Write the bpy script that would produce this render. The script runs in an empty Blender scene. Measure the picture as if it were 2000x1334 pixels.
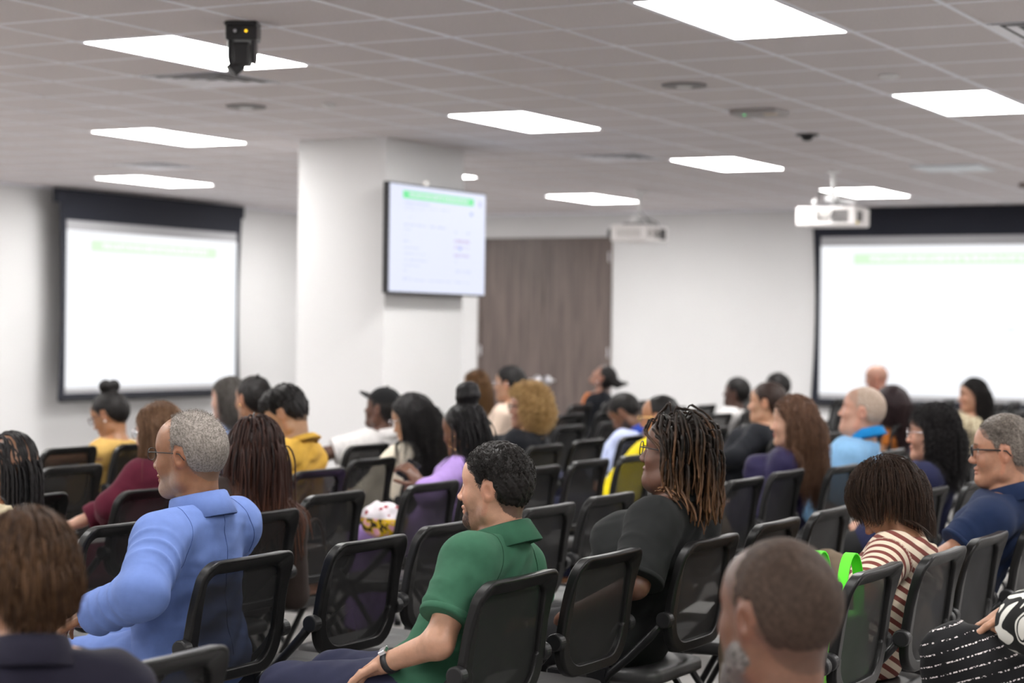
import bpy, math, random
import numpy as np
from mathutils import Vector, Matrix

random.seed(7)
RNG = np.random.default_rng(11)
PI = math.pi
scene = bpy.context.scene
COL = scene.collection

# ------------------------------------------------------------------ camera
CAM_H = 1.57
def cam_basis(pitch=-0.006278, yaw=-0.493668, roll=0.012828):
    f = Vector((math.sin(yaw)*math.cos(pitch), math.cos(yaw)*math.cos(pitch), math.sin(pitch)))
    r = Vector((math.cos(yaw), -math.sin(yaw), 0)); u = r.cross(f)
    r2 = r*math.cos(roll) + u*math.sin(roll); u2 = -r*math.sin(roll) + u*math.cos(roll)
    return r2, u2, f
_r, _u, _f = cam_basis()
cd = bpy.data.cameras.new('camera'); cam = bpy.data.objects.new('camera', cd); COL.objects.link(cam)
M = Matrix(((_r.x, _u.x, -_f.x, 0), (_r.y, _u.y, -_f.y, 0), (_r.z, _u.z, -_f.z, CAM_H), (0, 0, 0, 1)))
cam.matrix_world = M
cd.sensor_width = 36.0; cd.lens = 70.0; cd.clip_end = 100
cd.dof.use_dof = True; cd.dof.focus_distance = 5.75; cd.dof.aperture_fstop = 2.8
scene.camera = cam

# ------------------------------------------------------------------ light / exposure
scene.view_settings.view_transform = 'Standard'
scene.view_settings.look = 'None'
scene.view_settings.exposure = 0.0
scene.view_settings.gamma = 1.0
scene.view_settings.use_curve_mapping = False
scene.cycles.max_bounces = 8
scene.cycles.diffuse_bounces = 5
scene.cycles.transparent_max_bounces = 24
scene.cycles.sample_clamp_indirect = 6
w = bpy.data.worlds.new('world'); scene.world = w; w.use_nodes = True
w.node_tree.nodes['Background'].inputs[0].default_value = (0.9, 0.93, 1.0, 1)
w.node_tree.nodes['Background'].inputs[1].default_value = 0.12
PANEL_POWER = 32.0

# ------------------------------------------------------------------ materials
def mat(name, base=(.5, .5, .5), rough=.6, metal=0., spec=.5, noise=None, bump=None, emit=None, sss=0, sheen=0, vcol=False, coat=0):
    """noise=(scale, amount[, color2]); bump=(scale, distance)"""
    m = bpy.data.materials.new(name); m.use_nodes = True
    nt = m.node_tree; N = nt.nodes; Lk = nt.links
    b = N['Principled BSDF']
    b.inputs['Base Color'].default_value = (*base, 1)
    b.inputs['Roughness'].default_value = rough
    b.inputs['Metallic'].default_value = metal
    b.inputs['Specular IOR Level'].default_value = spec
    if sss:
        b.inputs['Subsurface Weight'].default_value = sss
        b.inputs['Subsurface Radius'].default_value = (1, .35, .2)
        b.inputs['Subsurface Scale'].default_value = .006
    if sheen:
        b.inputs['Sheen Weight'].default_value = sheen
        b.inputs['Sheen Roughness'].default_value = .4
    if coat:
        b.inputs['Coat Weight'].default_value = coat
    if emit:
        b.inputs['Emission Color'].default_value = (*emit[:3], 1)
        b.inputs['Emission Strength'].default_value = emit[3]
    tc = N.new('ShaderNodeTexCoord')
    src = None
    if vcol:
        a = N.new('ShaderNodeVertexColor'); a.layer_name = 'Col'
        src = a.outputs['Color']
    if noise:
        nz = N.new('ShaderNodeTexNoise'); nz.inputs['Scale'].default_value = noise[0]; nz.inputs['Detail'].default_value = 4
        Lk.new(tc.outputs['Object'], nz.inputs['Vector'])
        mx = N.new('ShaderNodeMix'); mx.data_type = 'RGBA'
        mr = N.new('ShaderNodeMapRange'); mr.inputs[1].default_value = .35; mr.inputs[2].default_value = .65
        Lk.new(nz.outputs['Fac'], mr.inputs[0]); Lk.new(mr.outputs[0], mx.inputs[0])
        am = noise[1]
        if len(noise) > 2:
            mx.inputs[6].default_value = (*base, 1); mx.inputs[7].default_value = (*noise[2], 1)
            Lk.new(mx.outputs[2], b.inputs['Base Color'])
        elif src is not None:
            mx.blend_type = 'MULTIPLY'
            mx.inputs[0].default_value = 1
            for l in list(mx.inputs[0].links): Lk.remove(l)
            cr = N.new('ShaderNodeMapRange'); cr.inputs[1].default_value = .3; cr.inputs[2].default_value = .7
            cr.inputs[3].default_value = 1-am; cr.inputs[4].default_value = 1+am*.5
            Lk.new(nz.outputs['Fac'], cr.inputs[0])
            Lk.new(src, mx.inputs[6]); Lk.new(cr.outputs[0], mx.inputs[7])
            Lk.new(mx.outputs[2], b.inputs['Base Color'])
        else:
            mx.inputs[6].default_value = (*[c*(1-am) for c in base], 1)
            mx.inputs[7].default_value = (*[min(1, c*(1+am)) for c in base], 1)
            Lk.new(mx.outputs[2], b.inputs['Base Color'])
    elif src is not None:
        Lk.new(src, b.inputs['Base Color'])
    if bump:
        nb = N.new('ShaderNodeTexNoise'); nb.inputs['Scale'].default_value = bump[0]; nb.inputs['Detail'].default_value = 3
        Lk.new(tc.outputs['Object'], nb.inputs['Vector'])
        bp = N.new('ShaderNodeBump'); bp.inputs['Distance'].default_value = bump[1]; bp.inputs['Strength'].default_value = .6
        Lk.new(nb.outputs['Fac'], bp.inputs['Height']); Lk.new(bp.outputs[0], b.inputs['Normal'])
    return m

# ------------------------------------------------------------------ mesh building
def mesh_np(name, V, Fq, smooth=True, col=None):
    """V (n,3), Fq list of (faces array (m,k)) with fixed k each"""
    me = bpy.data.meshes.new(name)
    V = np.asarray(V, np.float32)
    if not isinstance(Fq, list): Fq = [Fq]
    Fq = [np.asarray(f, np.int32) for f in Fq if len(f)]
    nl = sum(f.size for f in Fq); nf = sum(len(f) for f in Fq)
    me.vertices.add(len(V)); me.vertices.foreach_set('co', V.ravel())
    me.loops.add(nl); me.loops.foreach_set('vertex_index', np.concatenate([f.ravel() for f in Fq]))
    me.polygons.add(nf)
    sizes = np.concatenate([np.full(len(f), f.shape[1], np.int32) for f in Fq])
    starts = np.concatenate([[0], np.cumsum(sizes)[:-1]]).astype(np.int32)
    me.polygons.foreach_set('loop_start', starts); me.polygons.foreach_set('loop_total', sizes)
    me.polygons.foreach_set('use_smooth', np.full(nf, bool(smooth)))
    me.update(calc_edges=True)
    if col is not None:
        at = me.color_attributes.new('Col', 'FLOAT_COLOR', 'POINT')
        c = np.ones((len(V), 4), np.float32); c[:, :3] = col
        at.data.foreach_set('color', c.ravel())
    me.validate(clean_customdata=False)
    return me

class MB:
    """collects simple solids and links them as ONE mesh object"""
    def __init__(s): s.V = []; s.F = {}; s.n = 0
    def add(s, V, F):
        V = np.asarray(V, float); s.V.append(V)
        for f in F:
            s.F.setdefault(len(f), []).append([i+s.n for i in f])
        s.n += len(V); return s
    def box(s, lo, hi, bev=0):
        x0, y0, z0 = lo; x1, y1, z1 = hi
        V = [(x0, y0, z0), (x1, y0, z0), (x1, y1, z0), (x0, y1, z0), (x0, y0, z1), (x1, y0, z1), (x1, y1, z1), (x0, y1, z1)]
        return s.add(V, [(0, 3, 2, 1), (4, 5, 6, 7), (0, 1, 5, 4), (1, 2, 6, 5), (2, 3, 7, 6), (3, 0, 4, 7)])
    def prism(s, poly, axis, a, b):
        """poly: list of 2d points, extruded along axis from a to b"""
        n = len(poly); V = []
        for t in (a, b):
            for p in poly:
                q = list(p); q.insert(axis, t); V.append(q)
        F = [tuple(range(n))[::-1], tuple(range(n, 2*n))]
        F += [(i, (i+1) % n, n+(i+1) % n, n+i) for i in range(n)]
        return s.add(V, F)
    def tube(s, pts, r, sides=10, cap=True, squash=None, closed=False):
        pts = np.asarray(pts, float); n = len(pts)
        rr = np.full(n, r) if np.isscalar(r) else np.asarray(r)
        T = np.zeros_like(pts)
        for i in range(n):
            if closed: T[i] = pts[(i+1) % n]-pts[i-1]
            else: T[i] = pts[min(i+1, n-1)]-pts[max(i-1, 0)]
        T /= np.linalg.norm(T, axis=1)[:, None]+1e-12
        up = np.array([0, 0, 1.]) if abs(T[0][2]) < .9 else np.array([0, 1., 0])
        V = []; prev = None
        for i in range(n):
            a = np.cross(up if prev is None else prev, T[i])
            if prev is not None: a = np.cross(prev, T[i]); b = np.cross(T[i], a); 
            else: b = np.cross(T[i], a)
            a /= np.linalg.norm(a)+1e-12; b = np.cross(T[i], a); b /= np.linalg.norm(b)+1e-12
            prev = b
            for k in range(sides):
                t = 2*PI*k/sides
                ca, cb = math.cos(t), math.sin(t)
                if squash: ca *= squash[0]; cb *= squash[1]
                V.append(pts[i]+rr[i]*(a*ca+b*cb))
        F = []
        m = n if closed else n-1
        for i in range(m):
            j = (i+1) % n
            for k in range(sides):
                F.append((i*sides+k, i*sides+(k+1) % sides, j*sides+(k+1) % sides, j*sides+k))
        if cap and not closed:
            F.append(tuple(range(sides))[::-1]); F.append(tuple((n-1)*sides+k for k in range(sides)))
        return s.add(V, F)
    def cyl(s, a, b, r, sides=20, r2=None):
        return s.tube([a, b], [r, r if r2 is None else r2], sides)
    def disc(s, c, r, h, sides=24):
        return s.cyl((c[0], c[1], c[2]), (c[0], c[1], c[2]+h), r, sides)
    def ball(s, c, r, n=12):
        V = []; F = []
        r = (r, r, r) if np.isscalar(r) else r
        for i in range(n+1):
            t = PI*i/n
            for k in range(2*n):
                u = PI*k/n
                V.append((c[0]+r[0]*math.sin(t)*math.cos(u), c[1]+r[1]*math.sin(t)*math.sin(u), c[2]+r[2]*math.cos(t)))
        m = 2*n
        for i in range(n):
            for k in range(m):
                F.append((i*m+k, (i+1)*m+k, (i+1)*m+(k+1) % m, i*m+(k+1) % m))
        return s.add(V, F)
    def mesh(s, name, smooth=False):
        V = np.concatenate(s.V); return mesh_np(name, V, [np.array(f) for f in s.F.values()], smooth)
    def build(s, name, material, parent=None, smooth=False, bevel=0, seg=2, sharp=0):
        me = s.mesh(name, smooth)
        if sharp: me.set_sharp_from_angle(angle=math.radians(sharp))
        return link(name, me, material, parent, bevel, seg)

def link(name, me, material=None, parent=None, bevel=0, seg=2):
    o = bpy.data.objects.new(name, me); COL.objects.link(o)
    if material: me.materials.append(material)
    if parent: o.parent = parent
    if bevel:
        bm = o.modifiers.new('bevel', 'BEVEL'); bm.width = bevel; bm.segments = seg; bm.limit_method = 'ANGLE'
        bm.harden_normals = False
    return o

def empty(name, loc=(0, 0, 0), rz=0, label=None, cat=None, group=None):
    o = bpy.data.objects.new(name, None); COL.objects.link(o)
    o.location = loc; o.rotation_euler = (0, 0, rz); o.empty_display_size = .1
    tag(o, label, cat, group); return o
def tag(o, label=None, cat=None, group=None, kind=None):
    if label: o['label'] = label
    if cat: o['category'] = cat
    if group: o['group'] = group
    if kind: o['kind'] = kind
    return o
def struct(o): o['kind'] = 'structure'; return o
def dup_tree(o, parent=None):
    c = o.copy(); COL.objects.link(c); c.parent = parent
    for ch in list(o.children): dup_tree(ch, c)
    return c
# ------------------------------------------------------------------ room
T = .6096
GX, GY = -6.094, 6.5707          # ceiling grid node (0,0)
CZ = 2.987
XL, XR, YN, YF = -14.1, 5.2, -6.0, 21.6
def gx(i): return GX - i*T       # grid column i grows to the left (-x)
def gy(j): return GY + j*T

m_wall = mat('wall paint', (.715, .712, .715), .75, noise=(1.2, .012), bump=(180, .0006))
m_tile = mat('ceiling tile', (.72, .675, .68), .95, spec=.1, noise=(90, .05), bump=(220, .002))
m_tbar = mat('ceiling grid bar', (.92, .93, 1.0), .3, spec=.5)
m_lens = mat('light lens', (1, 1, 1), .5, emit=(1.0, .985, .96, PANEL_POWER))
m_trimw = mat('white painted metal', (.82, .82, .82), .45)
m_black = mat('black plastic', (.012, .012, .014), .42)
m_dgrey = mat('dark grey metal', (.08, .08, .085), .45, metal=.3)
m_navyscr = mat('black screen fabric', (.012, .014, .024), .85)
m_scrw = mat('white screen cloth', (.42, .42, .44), .8)
m_carpet = mat('grey carpet', (.30, .288, .28), .97, noise=(260, .25), bump=(400, .004))

def slab(name, lo, hi, m):
    return struct(MB().box(lo, hi).build(name, m))
slab('floor', (XL, YN, -.1), (XR, YF, 0), m_carpet)
slab('wall_left', (XL-.15, YN-.15, 0), (XL, YF+.15, 3.1), m_wall)
slab('wall_right', (XR, YN-.15, 0), (XR+.15, YF+.15, 3.1), m_wall)
slab('wall_rear', (XL, YN-.15, 0), (XR, YN, 3.1), m_wall)
# far wall with the door opening
DX0, DX1, DZ = -12.1, -10.27, 2.69
fw = MB(); fw.box((XL, YF, 0), (DX0, YF+.15, 3.1)); fw.box((DX1, YF, 0), (XR, YF+.15, 3.1)); fw.box((DX0, YF, DZ), (DX1, YF+.15, 3.1))
struct(fw.build('wall_far', m_wall))
# square column standing in the room
CX0, CX1, CY0, CY1 = -8.66, -7.875, 12.62, 13.79
slab('wall_column', (CX0, CY0, 0), (CX1, CY1, CZ), m_wall)
bb = MB()
bb.box((XL, YN, 0), (XL+.012, YF, .1)); struct(bb.build('baseboard_left', m_dgrey))
bb = MB(); bb.box((XL, YF-.012, 0), (DX0-.06, YF, .1)); bb.box((DX1+.06, YF-.012, 0), (XR, YF, .1)); struct(bb.build('baseboard_far', m_dgrey))

# ceiling: slab of tiles, slightly above the grid bars
i0 = -18; i1 = 13; j0 = -20; j1 = 24
panels = []
for ii in (-15, -10, -5, 0, 5, 10):
    for jj in (-16, -10, -4, 2, 8, 14, 20):
        panels.append((ii, jj))
vents = {(1, 4), (-7, 4), (1, 13), (8, 12), (-12, 8), (-2, -6)}
holes = set()
for a, b in panels: holes |= {(a, b), (a, b+1)}
holes |= vents
cb = MB()
for i in range(i0, i1+1):
    for j in range(j0, j1+1):
        if (i, j) in holes: continue
        xa, xb = gx(i+1)+.011, gx(i)-.011; ya, yb = gy(j)+.011, gy(j+1)-.011
        xa = max(xa, XL); xb = min(xb, XR); ya = max(ya, YN); yb = min(yb, YF)
        if xb-xa < .02 or yb-ya < .02: continue
        e = .004
        V = [(xa, ya, CZ+.02), (xb, ya, CZ+.02), (xb, yb, CZ+.02), (xa, yb, CZ+.02),
             (xa, ya, CZ+.006), (xb, ya, CZ+.006), (xb, yb, CZ+.006), (xa, yb, CZ+.006),
             (xa+e, ya+e, CZ+.001), (xb-e, ya+e, CZ+.001), (xb-e, yb-e, CZ+.001), (xa+e, yb-e, CZ+.001)]
        cb.add(V, [(0, 1, 2, 3), (8, 11, 10, 9)] + [(4+k, 8+k, 8+(k+1) % 4, 4+(k+1) % 4)[::-1] for k in range(4)] + [(k, 4+k, 4+(k+1) % 4, (k+1) % 4)[::-1] for k in range(4)])
struct(cb.build('ceiling', m_tile))
slab('trim_1', (XL, YN, CZ+.05), (XR, YF, CZ+.12), mat('plenum', (.3, .3, .3), .9))   # deck above the tiles
tb = MB()
for i in range(i0, i1+2):
    x = gx(i)
    if XL < x < XR: tb.box((x-.012, YN, CZ-.001), (x+.012, YF, CZ+.02))
for j in range(j0, j1+2):
    y = gy(j)
    if YN < y < YF: tb.box((XL, y-.012, CZ-.0005), (XR, y+.012, CZ+.02))
struct(tb.build('trim_2', m_tbar))
sh = MB(); sh.box((XL, YF-.025, CZ-.02), (XR, YF, CZ+.01)); sh.box((XL, YN, CZ-.02), (XL+.025, YF, CZ+.01)); struct(sh.build('trim_3', m_tbar))

LL = {(0, 2): 'ceiling light above the black camera', (-5, 2): 'largest one, cut by the top edge',
      (5, 8): 'upper of the two far ceiling lights at left', (10, 14): 'ceiling light nearest above the left projection screen',
      (0, 8): 'ceiling light in front of the column top', (-5, 8): 'ceiling light at the right edge beside the round sensor',
      (0, 14): 'ceiling light left of the nearer projector', (5, 20): 'ceiling light behind the farther projector',
      (0, 20): 'ceiling light behind the nearer projector', (10, 20): 'sliver of ceiling light left of the column',
      (5, 14): 'sliver of ceiling light right of the column'}
for (a, b) in panels:
    vis = (a, b) in LL
    root = empty('ceiling_light', ((gx(a)+gx(a+1))/2, (gy(b)+gy(b+2))/2, CZ), 0,
        ('white recessed panel, ' + LL[(a, b)]) if vis else 'white recessed ceiling panel light outside the photo', 'ceiling light', 'recessed ceiling lights')
    hx, hy = T/2-.013, T-.013
    l = MB(); l.box((-hx+.012, -hy+.012, -.001), (hx-.012, hy-.012, .006)); l.build('lens', m_lens, root)
    f = MB()
    f.box((-hx, -hy, -.002), (-hx+.012, hy, .02)); f.box((hx-.012, -hy, -.002), (hx, hy, .02))
    f.box((-hx+.012, -hy, -.002), (hx-.012, -hy+.012, .02)); f.box((-hx+.012, hy-.012, -.002), (hx-.012, hy, .02))
    f.build('light_frame', m_tbar, root)

# air diffusers: nested square louvres
m_vent = mat('vent enamel', (.92, .92, .98), .30)
VL = {(1, 4): 'square louvred air vent behind the near left ceiling light', (-7, 4): 'square louvred air vent at the top right corner',
      (1, 13): 'square louvred air vent right of the column top', (8, 12): 'square louvred air vent far left before the projection screen',
      (-12, 8): 'square air vent outside the photo', (-2, -6): 'square air vent outside the photo'}
for (a, b) in sorted(vents):
    root = empty('air_vent', ((gx(a)+gx(a+1))/2, (gy(b)+gy(b+1))/2, CZ), 0, VL[(a, b)], 'vent', 'ceiling air vents')
    MB().box((-.29, -.29, .012), (.29, .29, .02)).build('backing', m_black, root)
    for k in range(4):
        o_ = .285-.068*k; q = o_-.036
        V = []
        for (r_, z) in ((o_, -.006), (o_+.003, -.004), (q+.003, .006), (q, .004)):
            V += [(-r_, -r_, z), (r_, -r_, z), (r_, r_, z), (-r_, r_, z)]
        F = []
        for s_ in range(4):
            t_ = (s_+1) % 4
            for c in range(4): F.append((s_*4+c, t_*4+c, t_*4+(c+1) % 4, s_*4+(c+1) % 4))
        MB().add(V, F).build('louvre', m_vent, root)

# sensors and ceiling speakers
def ceil_disc(name, x, y, r, h, m, label, cat):
    root = empty(name, (x, y, CZ), 0, label, cat)
    b = MB(); b.disc((0, 0, -h), r, h, 28); b.build('cover', m, root, bevel=h*.3)
    b = MB(); b.disc((0, 0, -h-.006), r*.35, .006, 16); b.build('cap', m_trimw, root)
    return root
ceil_disc('smoke_detector', -3.36, 10.55, .055, .02, m_trimw, 'small round white sensor on the ceiling between the two right hand lights', 'sensor')
ceil_disc('sprinkler_head', -7.04, 10.58, .045, .02, m_trimw, 'small round white sprinkler cover on the ceiling left of the centre', 'sprinkler')
m_spk = mat('speaker grille', (.28, .27, .27), .7, noise=(300, .3))
ceil_disc('ceiling_speaker', -7.62, 10.5, .13, .012, m_spk, 'round grey ceiling speaker beyond the near left air vent', 'speaker')
ceil_disc('ceiling_speaker', -4.57, 10.54, .13, .012, m_spk, 'round grey ceiling speaker right of the centre of the ceiling', 'speaker')
ap = empty('wireless_access_point', (-4.66, 11.95, CZ), 0, 'flat ceiling box with a tiny green light', 'access point')
MB().box((-.16, -.12, -.035), (.16, .12, 0)).build('housing', mat('access point shell', (.42, .40, .40), .6), ap, bevel=.01)
b = MB(); b.disc((-.06, -.1, -.04), .008, .006); b.build('status_light', mat('green led', (.1, .8, .2), .4, emit=(.2, 1, .4, 1.2)), ap)
MB().box((.07, -.11, -.04), (.15, -.05, -.034)).build('sticker', mat('cream sticker', (.75, .65, .52), .6), ap)
b = empty('ceiling_fixture', (-4.72, 16.6, CZ), 0, 'pale rectangular ceiling fixture above the right projection screen', 'ceiling fixture')
MB().box((-.29, -.29, -.02), (.29, .29, 0)).build('housing', mat('pale enamel', (.75, .8, .85), .4), b, bevel=.008)
b = empty('ceiling_fixture', (-4.5, 18.6, CZ), 0, 'small brown ceiling fixture at the right edge', 'ceiling fixture')
MB().box((-.14, -.1, -.04), (.14, .1, 0)).build('housing', mat('brown enamel', (.2, .16, .15), .5), b, bevel=.008)
dc = empty('ceiling_camera_dome', (-4.9, 13.51, CZ), 0, 'small black dome on the ceiling above the nearer projector', 'dome')
bm_ = MB(); bm_.disc((0, 0, -.012), .08, .012); bm_.build('base_plate', m_black, dc); bm_ = MB(); bm_.ball((0, 0, -.02), (.045, .045, .03)); bm_.build('dome', m_black, dc, smooth=True)

# ------------------------------------------------------------------ doors
m_wood = mat('walnut veneer', (.105, .07, .057), .45)
nt = m_wood.node_tree; N = nt.nodes; Lk = nt.links
tc = N.new('ShaderNodeTexCoord'); mp = N.new('ShaderNodeMapping'); mp.inputs['Scale'].default_value = (14, 14, .9)
nz = N.new('ShaderNodeTexNoise'); nz.inputs['Scale'].default_value = 1.6; nz.inputs['Detail'].default_value = 5; nz.inputs['Distortion'].default_value = .6
cr = N.new('ShaderNodeValToRGB'); cr.color_ramp.elements[0].position = .32; cr.color_ramp.elements[0].color = (.088, .066, .060, 1)
cr.color_ramp.elements[1].position = .68; cr.color_ramp.elements[1].color = (.165, .125, .112, 1)
Lk.new(tc.outputs['Object'], mp.inputs[0]); Lk.new(mp.outputs[0], nz.inputs['Vector']); Lk.new(nz.outputs['Fac'], cr.inputs[0]); Lk.new(cr.outputs[0], N['Principled BSDF'].inputs['Base Color'])
m_chrome = mat('brushed steel', (.80, .80, .84), .35, metal=.9)
midx = -11.19
for k, (a, b) in enumerate(((DX0+.035, midx-.003), (midx+.003, DX1-.035))):
    d = struct(MB().box((a, YF-.005, .01), (b, YF+.04, DZ-.035)).build('door_%d' % (k+1), m_wood))
    hx_ = b-.065 if k == 0 else a+.065
    h = MB(); h.cyl((hx_, YF-.005, .95), (hx_, YF-.014, .95), .055); h.cyl((hx_, YF-.014, .95), (hx_, YF-.055, .95), .025); h.tube([(hx_, YF-.05, .95), (hx_+(-.12 if k == 0 else .12), YF-.055, .95)], .011)
    h.build('door_handle', m_chrome, d, smooth=True)
    hg = MB()
    for z in (.3, 1.3, 2.45):
        xx = (a if k == 0 else b); hg.cyl((xx, YF-.012, z-.06), (xx, YF-.012, z+.06), .011, 10)
    hg.build('hinge', m_chrome, d)
fr = MB(); fr.box((DX0, YF-.02, 0), (DX0+.035, YF+.15, DZ)); fr.box((DX1-.035, YF-.02, 0), (DX1, YF+.15, DZ)); fr.box((DX0+.035, YF-.02, DZ-.035), (DX1-.035, YF+.15, DZ))
struct(fr.build('trim_4', m_wood))

# ------------------------------------------------------------------ projection screens
def slide_mat(name, strength, bg, green, txt, ink=1.):
    """a lit slide: generated coords u (0..1 left-right) v (0..1 bottom-top)"""
    m = bpy.data.materials.new(name); m.use_nodes = True; nt = m.node_tree; N = nt.nodes; Lk = nt.links
    bs = N['Principled BSDF']; bs.inputs['Base Color'].default_value = (.02, .02, .02, 1); bs.inputs['Roughness'].default_value = .5
    uv = N.new('ShaderNodeUVMap'); sep = N.new('ShaderNodeSeparateXYZ'); Lk.new(uv.outputs[0], sep.inputs[0])
    def rng(s, lo, hi):
        a = N.new('ShaderNodeMath'); a.operation = 'GREATER_THAN'; a.inputs[1].default_value = lo; Lk.new(s, a.inputs[0])
        b = N.new('ShaderNodeMath'); b.operation = 'LESS_THAN'; b.inputs[1].default_value = hi; Lk.new(s, b.inputs[0])
        c = N.new('ShaderNodeMath'); c.operation = 'MULTIPLY'; Lk.new(a.outputs[0], c.inputs[0]); Lk.new(b.outputs[0], c.inputs[1]); return c.outputs[0]
    def rect(u0, u1, v0, v1):
        c = N.new('ShaderNodeMath'); c.operation = 'MULTIPLY'; Lk.new(rng(sep.outputs[0], u0, u1), c.inputs[0]); Lk.new(rng(sep.outputs[1], v0, v1), c.inputs[1]); return c.outputs[0]
    cur = None
    def over(colr, fac, prev):
        mx = N.new('ShaderNodeMix'); mx.data_type = 'RGBA'; Lk.new(fac, mx.inputs[0])
        if isinstance(prev, tuple): mx.inputs[6].default_value = (*prev, 1)
        else: Lk.new(prev, mx.inputs[6])
        mx.inputs[7].default_value = (*colr, 1); return mx.outputs[2]
    # characters: fine noise broken lines used as unreadable small print
    nz = N.new('ShaderNodeTexNoise'); nz.inputs['Scale'].default_value = 60; mp = N.new('ShaderNodeMapping'); mp.inputs['Scale'].default_value = (1.5, .2, 1)
    Lk.new(uv.outputs[0], mp.inputs[0]); Lk.new(mp.outputs[0], nz.inputs['Vector'])
    gt = N.new('ShaderNodeMath'); gt.operation = 'GREATER_THAN'; gt.inputs[1].default_value = .47; Lk.new(nz.outputs['Fac'], gt.inputs[0])
    def words(u0, u1, v, h, colr, prev):
        c = N.new('ShaderNodeMath'); c.operation = 'MULTIPLY'; Lk.new(rect(u0, u1, v-h/2, v+h/2), c.inputs[0]); Lk.new(gt.outputs[0], c.inputs[1])
        return over(colr, c.outputs[0], prev)
    cur = over(green, rect(.13, .87, .875, .945), bg)
    cur = words(.19, .81, .912, .032, tuple(.65*g+.35 for g in bg), cur)
    for (u0, u1, v, h, dk) in ((.14, .40, .835, .022, .5), (.14, .62, .80, .014, .35), (.14, .34, .775, .012, .3), (.14, .24, .70, .014, .25), (.14, .58, .63, .02, .45),
                               (.14, .21, .585, .016, .4), (.14, .18, .53, .016, .5), (.14, .21, .475, .02, .5), (.14, .30, .415, .016, .4), (.14, .35, .36, .016, .4),
                               (.14, .38, .30, .016, .4), (.14, .30, .25, .016, .4), (.14, .18, .20, .016, .4), (.14, .84, .115, .016, .4), (.14, .22, .135, .012, .4),
                               (.66, .71, .60, .018, .5), (.79, .83, .60, .018, .5), (.68, .84, .22, .03, .35), (.67, .70, .315, .03, .3)):
        cur = words(u0, u1, v, h, tuple(b*(1-dk)+t*dk for b, t in zip(bg, txt)), cur)
    for (v, c) in ((.515, (.75, .60, .72)), (.455, (.82, .72, .8)), (.375, (.78, .68, .78))):
        cur = words(.66, .83, v, .03, tuple(x*(1-ink+ink*y) for x, y in zip(bg, c)), cur)
    cur = over(tuple(x*(1-ink+ink*y) for x, y in zip(bg, (.55, .62, 1))), rect(.83, .86, .775, .81), cur)
    cur = over(tuple(x*(1-ink+ink*y) for x, y in zip(bg, (.55, .62, 1))), rect(.71, .74, .43, .46), cur)
    cur = over(tuple(x*(1-ink+ink*y) for x, y in zip(bg, (.7, .7, .85))), rect(.925, .955, .87, .93), cur)
    Lk.new(cur, bs.inputs['Emission Color']); bs.inputs['Emission Strength'].default_value = strength
    return m
def uvquad(name, P, m, parent):
    """P: four points bl br tr tl"""
    me = bpy.data.meshes.new(name); me.from_pydata([tuple(p) for p in P], [], [(0, 1, 2, 3)]); uvl = me.uv_layers.new(name='UVMap')
    for k, c in enumerate(((0, 0), (1, 0), (1, 1), (0, 1))): uvl.data[k].uv = c
    me.update(); return link(name, me, m, parent)
m_slide = slide_mat('projected slide', 1.0, (.98, .995, 1.03), (.72, .97, .68), (.86, .92, 1.0), .22)
def screen(loc, rz, label):
    """local: x along the wall to the right as seen, y = out of the wall toward the room is -y"""
    r = empty('projection_screen', loc, rz, label, 'projection screen', 'wall projection screens')
    W = 1.5
    curve = lambda z: .045*math.sin(PI*(z-.75)/2.1)            # tab tensioned side edges bow inward
    zs = np.linspace(.75, 2.84, 12)
    V = []
    for z in zs: V += [(-W-.105+curve(z), -.05, z), (W+.105-curve(z), -.05, z), (W+.105-curve(z), -.044, z), (-W-.105+curve(z), -.044, z)]
    F = []
    for k in range(11):
        a = 4*k
        for c in range(4): F.append((a+c, a+(c+1) % 4, a+4+(c+1) % 4, a+4+c))
    F.append((3, 2, 1, 0)); n = 44; F.append((n, n+1, n+2, n+3))
    MB().add(V, F).build('black_border', m_navyscr, r)
    MB().box((-W-.16, -.06, 2.84), (W+.14, -.0, 2.985)).build('housing', m_navyscr, r)
    MB().box((-W-.06, -.075, .735), (W+.06, -.03, .775)).build('weight_bar', m_black, r, bevel=.006)
    MB().box((-W, -.054, .83), (W, -.0505, 2.66)).build('screen_cloth', m_scrw, r)
    uvquad('projected_image', [(-W+.0, -.0555, .885), (W-.0, -.0555, .885), (W-.0, -.0555, 2.555), (-W+.0, -.0555, 2.555)], m_slide, r)
    return r
ls_ = screen((XL+.25, 17.386, .028), PI/2, 'left projection screen with black border on the left wall showing a white slide')
ls_.scale = (.982, .982, .982)
screen((-6.13, YF, 0), 0, 'right projection screen with black border on the far wall behind the audience')

# ------------------------------------------------------------------ television on the column
tv = empty('television', (CX1, 13.18, 2.235), -PI/2+PI, 'flat television on the column showing a slide with a green title bar', 'television')
tv.rotation_euler = (0, 0, PI/2)
# local x -> world +y ; local -y -> world +x (into the room)
hw, hh = .735, .412
MB().box((-hw, -.135, -hh), (hw, -.085, hh)).build('case', m_black, tv, bevel=.006)
uvquad('display', [(-hw+.012, -.1365, -hh+.014), (hw-.012, -.1365, -hh+.014), (hw-.012, -.1365, hh-.012), (-hw+.012, -.1365, hh-.012)],
       slide_mat('television slide', .95, (.78, .82, 1.0), (.13, .83, .30), (.45, .5, .85)), tv)
MB().box((-.25, -.085, -.2), (.25, 0, .2)).build('wall_mount', m_dgrey, tv)
b = MB(); b.ball((-.16, -.11, hh+.02), .02); b.build('webcam', mat('glowing webcam white', (.9, .88, .85), .3, emit=(1, .95, .9, .5)), tv, smooth=True)  # faint emission added to the white shell, brightening it though it is no lamp

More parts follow.
